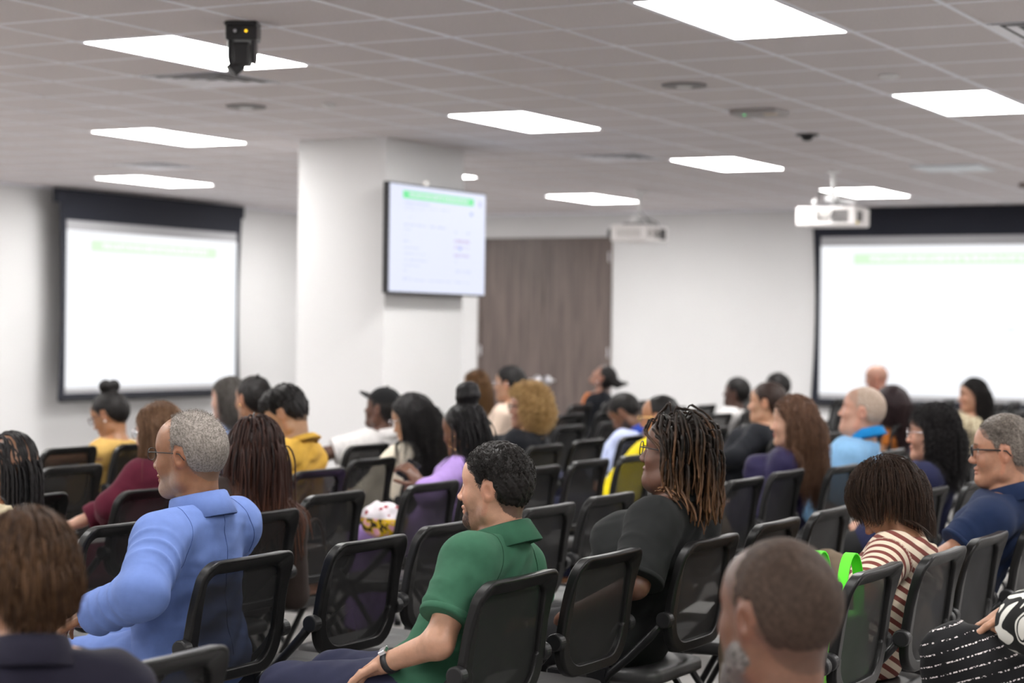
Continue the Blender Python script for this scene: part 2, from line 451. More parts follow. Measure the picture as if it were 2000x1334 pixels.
# ------------------------------------------------------------------ projectors
m_pw = mat('projector shell', (.83, .80, .79), .4); m_grille = mat('dark grille', (.09, .085, .085), .5); m_cream = mat('cream grille', (.5, .47, .45), .5)
def projector(loc, rz, label, pole):
    """body centre at loc; local -y faces the camera"""
    r = empty('projector', loc, rz, label, 'projector', 'ceiling projectors')
    w_, d_, h_ = .27, .20, .085
    MB().box((-w_, -d_, -h_), (w_, d_, h_)).build('body', m_pw, r, bevel=.022, seg=3)
    g = MB()
    for k in range(9): g.box((.06+.017*k, -d_-.003, -.055), (.069+.017*k, -d_+.001, .055))
    for k in range(6): g.box((.06, -d_-.004, -.05+.018*k), (.205, -d_+.001, -.044+.018*k))
    g.build('exhaust_grille', m_grille, r)
    g = MB()
    for k in range(8): g.box((-.23+.013*k, -d_-.003, -.04), (-.223+.013*k, -d_+.001, .04))
    g.build('intake_grille', m_cream, r)
    g = MB(); g.box((-.09, -d_-.002, -.05), (.04, -d_+.001, .05)); g.build('connector_panel', m_cream, r)
    g = MB()
    for k in range(5): g.box((-.08+.023*k, -d_-.005, -.03), (-.066+.023*k, -d_-.001, -.012)); 
    g.build('socket', m_dgrey, r)
    g = MB()
    for k in range(7): g.box((w_-.001, -.15+.02*k, -.045), (w_+.003, -.14+.02*k, .045))
    g.build('side_grille', m_grille, r)
    g = MB()
    for k in range(9): g.box((-w_-.003, -.13+.03*k, -.04), (-w_+.001, -.115+.03*k, .04))
    g.build('end_grille', m_cream, r)
    MB().box((w_-.001, -.17, -.07), (w_+.0035, -.13, -.045)).build('warning_sticker', mat('yellow sticker', (.85, .65, .05), .5), r)
    g = MB(); g.cyl((-w_+.06, d_+.0, 0), (-w_+.06, d_+.035, 0), .05, 24); g.build('lens', m_black, r)
    MB().box((-.14, -.12, h_), (.14, .12, h_+.02)).build('mount_plate', m_dgrey, r)
    g = MB(); g.cyl((0, 0, h_+.02), (0, 0, h_+pole), .022, 16); g.cyl((0, 0, h_+pole-.02), (0, 0, h_+pole), .06, 20); g.build('pole', m_trimw, r, smooth=False)
    g = MB(); g.box((-.06, -.05, h_+.05), (.06, .05, h_+.11)); g.box((.03, -.03, h_+.03), (.2, .03, h_+.06)); g.build('bracket', m_trimw, r, bevel=.006)
    g = MB(); g.ball((-.16, 0, h_+.05), .035, 8); g.build('joint', m_trimw, r, smooth=True)
    for s_, q in ((-1, .0), (1, .05)):
        pts = [(.0, 0, h_+.13), (-.06*s_-.05, -.06, h_+.08+q), (-.1*s_, -.15, h_+.03), (-.06*s_, -d_-.03, .0), (-.04*s_, -d_-.004, -.02)]
        g = MB(); g.tube(pts, .006, 6); g.build('cable', m_black, r, smooth=True)
    return r
projector((-5.78, 16.62, 2.58), .0, 'nearer white projector hanging from a white pole right of the door', CZ-2.58-.085)
p2 = projector((-8.45, 18.4, 2.55), PI/2, 'farther white projector hanging in front of the ceiling light above the door', CZ-2.55-.085)

# black pan tilt camera hanging under the ceiling
m_cam = mat('camera shell', (.02, .02, .022), .35)
pc = empty('ptz_camera', (-5.54, 7.60, CZ), .45, 'black pan tilt camera with a yellow light hanging upside down from the ceiling', 'camera')
MB().box((-.075, -.06, -.02), (.075, .06, -.001)).build('mount_plate', m_cam, pc, bevel=.004)
MB().box((-.072, -.058, -.088), (.076, .058, -.020)).build('base_unit', m_cam, pc, bevel=.006)
for s_ in (-1, 1):
    g = MB(); g.prism([(-.045, -.088), (.045, -.088), (.050, -.165), (.03, -.195), (-.025, -.195), (-.045, -.165)], 0, min(s_*.046, s_*.064), max(s_*.046, s_*.064)); g.build('yoke_arm', m_cam, pc, bevel=.006, seg=2)
g = MB(); g.box((-.042, -.05, -.205), (.042, .045, -.095)); g.build('camera_head', m_cam, pc, bevel=.014, seg=3)
g = MB(); g.cyl((-.01, -.0, -.19), (-.05, -.02, -.232), .034, 20); g.build('camera_lens', m_cam, pc)
g = MB(); g.cyl((.026, -.0585, -.048), (.026, -.0625, -.048), .0055, 12); g.build('tally_light', mat('yellow led', (1, .6, 0), .4, emit=(1, .62, .02, 2.2)), pc)
g = MB(); g.cyl((-.026, -.0585, -.048), (-.026, -.061, -.048), .007, 12); g.build('socket', m_chrome, pc)
g = MB(); g.tube([(-.07, 0, -.03), (-.09, 0, -.0), (-.085, 0, .0)], .004, 6); g.build('cable', m_black, pc)
# ------------------------------------------------------------------ chairs
m_frame = mat('chair frame plastic', (.007, .0068, .007), .36, spec=.28, noise=(200, .12), bump=(900, .0003))
m_seat = mat('chair seat vinyl', (.042, .041, .042), .45, spec=.4, noise=(60, .06), bump=(500, .0004))
m_knob = mat('chair knob plastic', (.012, .012, .013), .45, spec=.3)
m_leg = mat('black steel tube', (.007, .007, .008), .35, spec=.3)
m_net = bpy.data.materials.new('chair mesh fabric'); m_net.use_nodes = True
nt = m_net.node_tree; N = nt.nodes; Lk = nt.links
bs = N['Principled BSDF']; bs.inputs['Base Color'].default_value = (.009, .0088, .009, 1); bs.inputs['Roughness'].default_value = .6; bs.inputs['Specular IOR Level'].default_value = .25
tr = N.new('ShaderNodeBsdfTransparent'); mxs = N.new('ShaderNodeMixShader')
lw = N.new('ShaderNodeLayerWeight'); lw.inputs[0].default_value = .35
mr = N.new('ShaderNodeMapRange'); mr.inputs[3].default_value = .84; mr.inputs[4].default_value = .97
Lk.new(lw.outputs['Facing'], mr.inputs[0]); Lk.new(mr.outputs[0], mxs.inputs[0])
Lk.new(tr.outputs[0], mxs.inputs[1]); Lk.new(bs.outputs[0], mxs.inputs[2]); Lk.new(mxs.outputs[0], N['Material Output'].inputs[0])

KX = .22    # hinge x in chair space; the chair faces -x
def back_pt(u, z, off=0):
    """point of the reclined, slightly hollow back surface; u sideways, z height"""
    x = KX - .004 + (z-.645)*.13 + .016*(1-(u/.23)**2) + off
    return (x, u, z)
def loop(ht, hm, hb, top, mid, bot, rt, rb):
    """closed loop: half widths at top, hinge height and bottom"""
    L = []
    def arc(cu, cz, r, a0, a1, n=9):
        for k in range(n):
            a = math.radians(a0+(a1-a0)*k/(n-1)); L.append((cu+r*math.cos(a), cz+r*math.sin(a)))
    def side(s, up):
        P = [(s*(ht*(1-t)+hm*t), (top-rt)*(1-t)+mid*t) for t in (.25, .5, .75, 1)] + [(s*(hm*(1-t)+hb*t), mid*(1-t)+(bot+rb)*t) for t in (.5,)]
        return P[::-1] if up else P
    arc(ht-rt, top-rt, rt, 0, 90)
    for t in (.25, .5, .75): L.append(((ht-rt)*(1-2*t), top))
    arc(-(ht-rt), top-rt, rt, 90, 180); L.extend(side(-1, False))
    arc(-(hb-rb), bot+rb, rb, 180, 270)
    for t in (.33, .66): L.append(((hb-rb)*(2*t-1), bot))
    arc(hb-rb, bot+rb, rb, 270, 360); L.extend(side(1, True))
    return L
OUT = loop(.224, .236, .232, .892, .650, .526, .062, .105)
INN = loop(.186, .190, .184, .850, .650, .560, .045, .085)
def make_chair():
    root = empty('mesh_chair')
    # back frame: a closed band with a moulded section
    O, I = OUT, INN
    n = len(O); V = []; F = []
    for (uo, zo), (ui, zi) in zip(O, I):
        fl = min(1, max(0, (zo-.74)/.14)); flare = .026*fl**1.5
        V.append(back_pt(uo, zo, -.012+flare*.6)); V.append(back_pt(uo*1.003, zo+.003*fl, .010+flare)); V.append(back_pt(uo*.86+ui*.14, zo*.86+zi*.14, .016+flare*.92))
        V.append(back_pt(uo*.06+ui*.94, zo*.06+zi*.94, .010+flare*.05)); V.append(back_pt(ui, zi, .002)); V.append(back_pt(ui, zi, -.012))
    for k in range(n):
        j = (k+1) % n
        for s in range(6): F.append((6*k+s, 6*j+s, 6*j+(s+1) % 6, 6*k+(s+1) % 6)[::-1])
    fr = MB().add(V, F).build('back_frame', m_frame, root, smooth=True, sharp=38)
    md = fr.modifiers.new('bevel', 'BEVEL'); md.width = .003; md.segments = 2; md.limit_method = 'ANGLE'; md.angle_limit = .7
    # mesh panel
    I2 = [(u*1.02, (z-.7)*1.02+.7) for (u, z) in INN]; V = []; F = []
    rings = 7; cu = 0; cz = .70
    for r_ in range(rings):
        t = 1-r_/(rings-.0)
        for (u, z) in I2:
            uu, zz = cu+(u-cu)*t, cz+(z-cz)*t
            V.append(back_pt(uu, zz, -.004-.012*(1-t*t)))
    c = len(V); V.append(back_pt(cu, cz, -.016))
    for r_ in range(rings-1):
        for k in range(n): F.append((r_*n+k, r_*n+(k+1) % n, (r_+1)*n+(k+1) % n, (r_+1)*n+k))
    for k in range(n): F.append(((rings-1)*n+k, (rings-1)*n+(k+1) % n, c))
    MB().add(V, F).build('mesh_back', m_net, root, smooth=True)
    for s in (-1, 1):
        k = MB(); k.cyl((KX-.006, s*.226, .645), (KX-.006, s*.262, .645), .0265, 24); k.build('hinge_knob', m_knob, root, bevel=.005, seg=2)
    # seat pad
    P = []
    def arc(cx, cy, r, a0, a1, n=8):
        for k in range(n):
            a = math.radians(a0+(a1-a0)*k/(n-1)); P.append((cx+r*math.cos(a), cy+r*math.sin(a)))
    arc(.17-.05, .205-.05, .05, 0, 90); arc(-.255+.10, .235-.10, .10, 90, 180); arc(-.255+.10, -.235+.10, .10, 180, 270); arc(.17-.05, -.205+.05, .05, 270, 360)
    V = []; F = []; m = len(P)
    prof = [(.93, .418), (1.0, .428), (1.0, .450), (.975, .462), (.90, .468), (.5, .463)]
    for (sc, z) in prof:
        for (x, y) in P:
            zz = z - (.018*max(0, (-x-.16)/.09)**1.5 if x < -.16 else 0)
            V.append((-.03+(x+.03)*sc, y*sc, zz))
    for r_ in range(len(prof)-1):
        for k in range(m): F.append((r_*m+k, r_*m+(k+1) % m, (r_+1)*m+(k+1) % m, (r_+1)*m+k))
    F.append(tuple(range(m))[::-1]); F.append(tuple((len(prof)-1)*m+k for k in range(m)))
    MB().add(V, F).build('seat', m_seat, root, smooth=True)
    # legs
    for s in (-1, 1):
        y = s*.244
        pts = [(KX-.012, y*.97, .645), (KX-.06, y, .585), (KX-.13, y, .515), (KX-.20, y, .455), (KX-.27, y, .36), (-.235, y*1.02, .03)]
        g = MB(); g.tube(pts, [.020, .019, .018, .017, .016, .015], 12, squash=(1, .75)); g.tube([(-.235, y*1.02, .03), (-.235, y*1.02, 0)], .02, 12); g.build('front_leg', m_leg, root, smooth=True)
        g = MB(); g.tube([(-.02, y*.98, .45), (.05, y*.97, .36), (.29, y*.95, .03)], .015, 12, squash=(1, .75)); g.tube([(.29, y*.95, .03), (.29, y*.95, 0)], .02, 12)
        g.box((-.055, y-.018, .425), (.01, y+.018, .475)); g.build('rear_leg', m_leg, root, smooth=False)
    g = MB(); g.tube([(-.03, -.235, .405), (-.03, .235, .405)], .014, 10); g.build('crossbar', m_leg, root)
    return root
CH0 = make_chair()
_first = [True]
def chair(kx, y, label, rz=0.0, group='black mesh conference chairs'):
    """kx: world x of the hinge"""
    if _first[0]: o = CH0; _first[0] = False
    else: o = dup_tree(CH0)
    c, s = math.cos(rz), math.sin(rz)
    o.location = (kx-KX*c, y-KX*s, 0); o.rotation_euler = (0, 0, rz)
    tag(o, label, 'chair', group)
    return o
# ------------------------------------------------------------------ implicit surfaces
CAP = .06
def merge_axis(lo, hi, h, fine):
    """coordinates from lo to hi with spacing h, and spacing f inside the intervals (a,b,f)"""
    xs = [lo]; x = lo
    while x < hi:
        s = h
        for (a, b, f) in fine:
            if a-1e-9 <= x < b: s = min(s, f)
        x += s; xs.append(x)
    return np.array(xs, np.float32)
class Vol:
    def __init__(s, xs, ys, zs):
        s.ax = (xs, ys, zs); s.F = np.full((len(xs), len(ys), len(zs)), CAP, np.float32)
    def sl(s, lo, hi, m=CAP):
        r = []
        for a, l, h in zip(s.ax, lo, hi):
            i = np.searchsorted(a, l-m); j = np.searchsorted(a, h+m)
            r.append(slice(max(i-1, 0), min(j+1, len(a))))
        return tuple(r)
    def pts(s, q):
        return s.ax[0][q[0]][:, None, None], s.ax[1][q[1]][None, :, None], s.ax[2][q[2]][None, None, :]
    def put(s, d, q, k, op='add'):
        A = s.F[q]
        if op == 'add':
            if k > 0:
                h = np.maximum(k-np.abs(A-d), 0)/k; s.F[q] = np.minimum(A, d)-h*h*k*.25
            else: s.F[q] = np.minimum(A, d)
        elif op == 'sub':
            d = -d; h = np.maximum(k-np.abs(A-d), 0)/max(k, 1e-6); s.F[q] = np.maximum(A, d)+h*h*k*.25
        elif op == 'cut':
            s.F[q] = np.maximum(A, d)
    def ell(s, c, r, R=None, k=.02, op='add', off=0):
        c = np.asarray(c, float); r = np.asarray(r, float)+off; m = float(max(r))
        q = s.sl(c-m, c+m); X, Y, Z = s.pts(q); X = X-c[0]; Y = Y-c[1]; Z = Z-c[2]
        if R is not None:
            R = np.asarray(R); X, Y, Z = (X*R[0, i]+Y*R[1, i]+Z*R[2, i] for i in range(3))
        k0 = np.sqrt((X/r[0])**2+(Y/r[1])**2+(Z/r[2])**2)+1e-6
        k1 = np.sqrt((X/r[0]**2)**2+(Y/r[1]**2)**2+(Z/r[2]**2)**2)+1e-6
        s.put(np.maximum(k0*(k0-1)/k1, -CAP).astype(np.float32), q, k, op)
    def cone(s, a, b, ra, rb, k=.02, op='add', off=0, clip=False, clipa=False, sq=None):
        """tapered capsule; clip flattens the b end; sq=(axis vector, factor) squashes the section"""
        a = np.asarray(a, float); b = np.asarray(b, float); ra += off; rb += off; m = max(ra, rb)
        q = s.sl(np.minimum(a, b)-m, np.maximum(a, b)+m); X, Y, Z = s.pts(q); d = b-a; L2 = float(d@d)+1e-12
        px, py, pz = X-a[0], Y-a[1], Z-a[2]
        t = (px*d[0]+py*d[1]+pz*d[2])/L2; tc = np.clip(t, 0, 1)
        qx, qy, qz = px-tc*d[0], py-tc*d[1], pz-tc*d[2]
        if sq is not None:
            v = np.asarray(sq[0], float); v = v/np.linalg.norm(v); dd = qx*v[0]+qy*v[1]+qz*v[2]; f = (1/sq[1]-1)*dd
            qx = qx+f*v[0]; qy = qy+f*v[1]; qz = qz+f*v[2]
        D = np.sqrt(qx*qx+qy*qy+qz*qz)-(ra+(rb-ra)*tc)
        L = math.sqrt(L2)
        if clip: D = np.maximum(D, (t-1)*L)
        if clipa: D = np.maximum(D, -t*L)
        s.put(D.astype(np.float32), q, k, op)
    def plane(s, p, n):
        """keep the side opposite to n"""
        n = np.asarray(n, float); n = n/np.linalg.norm(n); X, Y, Z = s.pts((slice(None),)*3)
        s.F = np.maximum(s.F, ((X-p[0])*n[0]+(Y-p[1])*n[1]+(Z-p[2])*n[2]).astype(np.float32))
    def displace(s, fn):
        X, Y, Z = s.pts((slice(None),)*3); s.F = s.F + fn(X, Y, Z).astype(np.float32)
    def nets(s, relax=1):
        F = s.F; nx, ny, nz = F.shape
        ins = F < 0
        c = np.zeros((nx-1, ny-1, nz-1), np.int8)
        for dx in (0, 1):
            for dy in (0, 1):
                for dz in (0, 1): c += ins[dx:nx-1+dx, dy:ny-1+dy, dz:nz-1+dz]
        act = (c > 0) & (c < 8)
        I, J, K = np.nonzero(act)
        if len(I) == 0: return np.zeros((0, 3)), np.zeros((0, 4), int)
        idx = np.full(act.shape, -1, np.int32); idx[I, J, K] = np.arange(len(I))
        P = np.zeros((len(I), 3)); W = np.zeros(len(I)); ax = s.ax
        cor = [(0, 0, 0), (1, 0, 0), (0, 1, 0), (1, 1, 0), (0, 0, 1), (1, 0, 1), (0, 1, 1), (1, 1, 1)]
        for a in range(8):
            for b in range(a+1, 8):
                df = [cor[b][i]-cor[a][i] for i in range(3)]
                if sum(abs(v) for v in df) != 1: continue
                ca, cb = cor[a], cor[b]
                fa = F[I+ca[0], J+ca[1], K+ca[2]]; fb = F[I+cb[0], J+cb[1], K+cb[2]]
                m = (fa < 0) != (fb < 0)
                t = np.where(m, fa/(fa-fb+1e-12), 0)
                for i, IJ in enumerate((I, J, K)):
                    xa = ax[i][IJ+ca[i]]; xb = ax[i][IJ+cb[i]]
                    P[:, i] += np.where(m, xa+(xb-xa)*t, 0)
                W += m
        P /= W[:, None]
        Q = []
        for a in range(3):
            n = [nx, ny, nz]; n[a] -= 1
            s0 = [slice(None)]*3; s1 = [slice(None)]*3; s0[a] = slice(0, -1); s1[a] = slice(1, None)
            A = ins[tuple(s0)]; B = ins[tuple(s1)]
            u, v = (a+1) % 3, (a+2) % 3
            ch = A != B
            g = np.nonzero(ch); g = [x for x in g]
            ok = (g[u] > 0) & (g[v] > 0) & (g[u] < [nx, ny, nz][u]-1) & (g[v] < [nx, ny, nz][v]-1)
            g = [x[ok] for x in g]; fl = A[tuple(g)]
            def cell(du, dv):
                h = [x.copy() for x in g]; h[u] = h[u]+du; h[v] = h[v]+dv; return idx[tuple(h)]
            q = np.stack([cell(-1, -1), cell(0, -1), cell(0, 0), cell(-1, 0)], 1)
            q[~fl] = q[~fl][:, ::-1]
            Q.append(q)
        Q = np.concatenate(Q); Q = Q[(Q >= 0).all(1)]
        for _ in range(relax):
            S = np.zeros_like(P); C = np.zeros(len(P))
            for a, b in ((0, 1), (1, 2), (2, 3), (3, 0)):
                np.add.at(S, Q[:, a], P[Q[:, b]]); np.add.at(S, Q[:, b], P[Q[:, a]]); np.add.at(C, Q[:, a], 1); np.add.at(C, Q[:, b], 1)
            P = P*.5+.5*S/np.maximum(C, 1)[:, None]
        return P, Q

def wav(X, Y, Z, f, amp, seed, st=(1, 1, 1)):
    """smooth pseudo noise from warped sines"""
    r = np.random.default_rng(seed); X, Y, Z = X*st[0], Y*st[1], Z*st[2]
    w = r.uniform(-1, 1, (5, 3)); p = r.uniform(0, 6.28, 8)
    g = f*6.28
    wx = np.sin((w[0, 0]*X+w[0, 1]*Y+w[0, 2]*Z)*g*.7+p[0]); wy = np.sin((w[1, 0]*X+w[1, 1]*Y+w[1, 2]*Z)*g*.8+p[1])
    return amp*.5*(np.sin((w[2, 0]*X+w[2, 1]*Y+w[2, 2]*Z)*g*1.3+2*wx+p[2]) + np.sin((w[3, 0]*X+w[3, 1]*Y+w[3, 2]*Z)*g*1.1+2*wy+p[3]))

def rotm(yaw=0, pitch=0, roll=0):
    """head rotation: yaw + turns to own left, pitch + bows down, roll + tips to own right"""
    return np.array(Matrix.Rotation(math.radians(yaw), 3, 'Z') @ Matrix.Rotation(math.radians(pitch), 3, 'Y') @ Matrix.Rotation(math.radians(roll), 3, 'X'))

# ------------------------------------------------------------------ head: primitives in head space (+x face, +y left, +z up)
def head_sdf(v, H, R, s, sex='m', fat=0.):
    R = np.asarray(R)
    P = lambda *p: H+R@(np.array(p)*s)
    E = lambda c, r, k=.02, op='add', R2=None: v.ell(P(*c), np.array(r)*s, R if R2 is None else R@R2, k*s, op)
    C = lambda a, b, ra, rb, k=.02, op='add': v.cone(P(*a), P(*b), ra*s, rb*s, k*s, op)
    E((-.010, 0, .034), (.094, .0775, .089), .01)
    E((-.040, 0, .014), (.064, .068, .072), .03)
    E((.030, 0, .000), (.060, .061, .092), .03)
    E((.034, 0, .046), (.056, .060, .050), .03)
    j = 1.0 if sex == 'm' else .92
    C((.068, 0, -.094), (.004, .050*j, -.066), .021, .019, .028); C((.068, 0, -.094), (.004, -.050*j, -.066), .021, .019, .028)
    C((.004, .052*j, -.066), (-.008, .060, -.005), .018, .018, .03); C((.004, -.052*j, -.066), (-.008, -.060, -.005), .018, .018, .03)
    E((.045, 0, -.06), (.035, .036, .042), .03)
    E((.077, 0, -.093), (.015, .020, .016), .02)
    for y in (1, -1): E((.056, y*.037, -.026), (.026+fat*.2, .024+fat*.4, .026), .03)
    if fat: 
        E((.03, 0, -.085), (.05, .055+fat, .035+fat), .04)
    for y in (1, -1): C((.0815, y*.008, .026), (.068, y*.042, .028), .010, .010, .016)
    for y in (1, -1): v.ell(P(.098, y*.032, .010), np.array((.017, .018, .0125))*s, R, .014*s, 'sub')
    for y in (1, -1): E((.0735, y*.0315, .010), (.0135, .0150, .0125), .004)
    C((.085, 0, .020), (.1045, 0, -.024), .0075, .0105, .013)
    E((.1065, 0, -.0275), (.0112, .0112, .0092), .008)
    for y in (1, -1): E((.099, y*.0125, -.031), (.011, .0075, .008), .006)
    # mouth
    C((.0905, -.012, -.0565), (.0905, .012, -.0565), .0075, .0075, .010)
    E((.091, 0, -.0555), (.009, .024, .0060), .006); E((.0885, 0, -.0690), (.0095, .021, .0072), .006)
    v.ell(P(.101, 0, -.0622), np.array((.010, .026, .0018))*s, R, .004*s, 'sub')
    E((.078, 0, -.079), (.010, .018, .006), .010, 'sub')
    # ears
    for y in (1, -1):
        Re = np.array(Matrix.Rotation(math.radians(y*22), 3, 'Z') @ Matrix.Rotation(math.radians(12), 3, 'Y'))
        E((-.010, y*.0785, -.002), (.0160, .0065, .0262), .008, R2=Re)
        v.ell(P(-.0085, y*.0855, .001), np.array((.0092, .0060, .0160))*s, R@Re, .005*s, 'sub')
        E((-.001, y*.0775, -.006), (.005, .005, .007), .005)
        E((-.005, y*.078, -.023), (.007, .0055, .008), .006)

def hand_sdf(v, W, d, n, s=1., curl=25, side=1, k=.006, spread=1., flat=False):
    """W wrist, d direction of the hand, n back-of-hand normal; side=+1 thumb on d x n"""
    d = np.asarray(d, float); d /= np.linalg.norm(d); n = np.asarray(n, float); n -= d*(n@d); n /= np.linalg.norm(n)
    t = np.cross(d, n)*side
    pt = lambda a, b, c: W+(d*a+t*b+n*c)*s
    R = np.stack([d, t, n], 1)
    v.ell(pt(.045, 0, 0), np.array((.052, .040, .0165))*s, R, .015)
    v.cone(pt(-.01, 0, 0), pt(.03, 0, 0), .026*s, .024*s, .015)
    for (o, L, r) in ((.030, .072, .0088), (.010, .080, .0092), (-.011, .075, .0088), (-.030, .058, .0078)):
        b = np.array(pt(.080, o, 0)); a = 0.
        f = [.42, .32, .26]
        for q in range(3):
            a += math.radians(curl*(1.1 if q else .7)); dd = d*math.cos(a)-n*math.sin(a)+t*(o*1.5*spread)
            e = b+dd*L*f[q]*s; v.cone(b, e, r*s*(1-.08*q), r*s*(.94-.1*q), k*.4); b = e
    b = np.array(pt(.012, .030, -.004))
    for q, (L, a) in enumerate(((.042, .85), (.032, .55), (.026, .35))):
        dd = d*math.cos(a)+t*math.sin(a)-n*(.25+.15*q); dd /= np.linalg.norm(dd)
        e = b+dd*L*s; v.cone(b, e, (.0125-.0012*q)*s, (.011-.001*q)*s, k*.6); b = e

# ------------------------------------------------------------------ hair
def interp_line(pts):
    xs = np.array([p[0] for p in pts]); zs = np.array([p[1] for p in pts]); o = np.argsort(xs)
    return lambda x: np.interp(x, xs[o], zs[o])
HAIRLINE = {
  'none': [(-.2, 1), (.2, 1)],
  'short': [(-.13, -.085), (-.075, -.078), (-.045, -.055), (-.030, -.02), (-.022, .028), (.006, .036), (.016, .0), (.026, .018), (.040, .045), (.062, .058), (.075, .082), (.09, .088), (.14, .09)],
  'recede': [(-.13, -.075), (-.075, -.068), (-.045, -.045), (-.030, -.02), (-.022, .028), (.006, .036), (.012, .0), (.018, .030), (.022, .060), (.030, .095), (.050, .112), (.075, .13), (.14, .14)],
  'long': [(-.13, -.12), (-.05, -.10), (-.03, -.05), (-.0, -.03), (.012, .0), (.03, .035), (.05, .06), (.07, .08), (.14, .085)],
}
def scalp_pts(n, line, rng, seam=0):
    g = interp_line(line); out = []
    while sum(len(o) for o in out) < n:
        u = rng.normal(size=(n*3, 3)); u /= np.linalg.norm(u, axis=1)[:, None]
        p = u*np.array([.094, .0775, .089])+np.array([-.010, 0, .034])
        k = p[:, 2] > g(p[:, 0]); out.append(p[k])
    P = np.concatenate(out)[:n]; c = np.array([-.010, 0, .034]); N = (P-c)/np.array([.094, .0775, .089])**2; N /= np.linalg.norm(N, axis=1)[:, None]
    return P, N
def strand_mesh(name, paths, r, sides, cols, m, parent, bumps=0, taper=.5):
    """paths (n,k,3)"""
    n, k, _ = paths.shape
    T = np.gradient(paths, axis=1); T /= np.linalg.norm(T, axis=2)[..., None]+1e-9
    ref = np.array([.31, .87, .38]); A = np.cross(T, ref); A /= np.linalg.norm(A, axis=2)[..., None]+1e-9; B = np.cross(T, A)
    tt = np.linspace(0, 1, k); rad = (np.asarray(r).reshape(-1, 1) if not np.isscalar(r) else np.full((n, 1), r))*(1-(1-taper)*tt**3)[None]
    rad = rad*np.minimum(1, .5+tt*8)[None]
    if bumps: rad = rad*(1+.22*np.sin(tt*bumps*6.28))[None]
    V = np.zeros((n, k, sides, 3))
    for s_ in range(sides):
        a = 2*PI*s_/sides; V[:, :, s_] = paths+rad[..., None]*(A*math.cos(a)+B*math.sin(a))
    base = (np.arange(n)*k*sides)[:, None, None]; i = (np.arange(k-1)*sides)[None, :, None]; s0 = np.arange(sides)[None, None, :]; s1 = (s0+1) % sides
    F = np.stack([base+i+s0, base+i+s1, base+i+sides+s1, base+i+sides+s0], -1).reshape(-1, 4)
    end = np.stack([np.arange(n)*k*sides+(k-1)*sides+q for q in range(sides)], 1)
    C = np.repeat(cols.reshape(n, -1, 3) if cols.ndim == 3 else np.repeat(cols[:, None], k, 1), sides, axis=1).reshape(-1, 3) if cols.ndim == 2 else np.repeat(cols, sides, axis=1).reshape(-1, 3)
    me = mesh_np(name, V.reshape(-1, 3), [F, end], True, C)
    return link(name, me, m, parent)

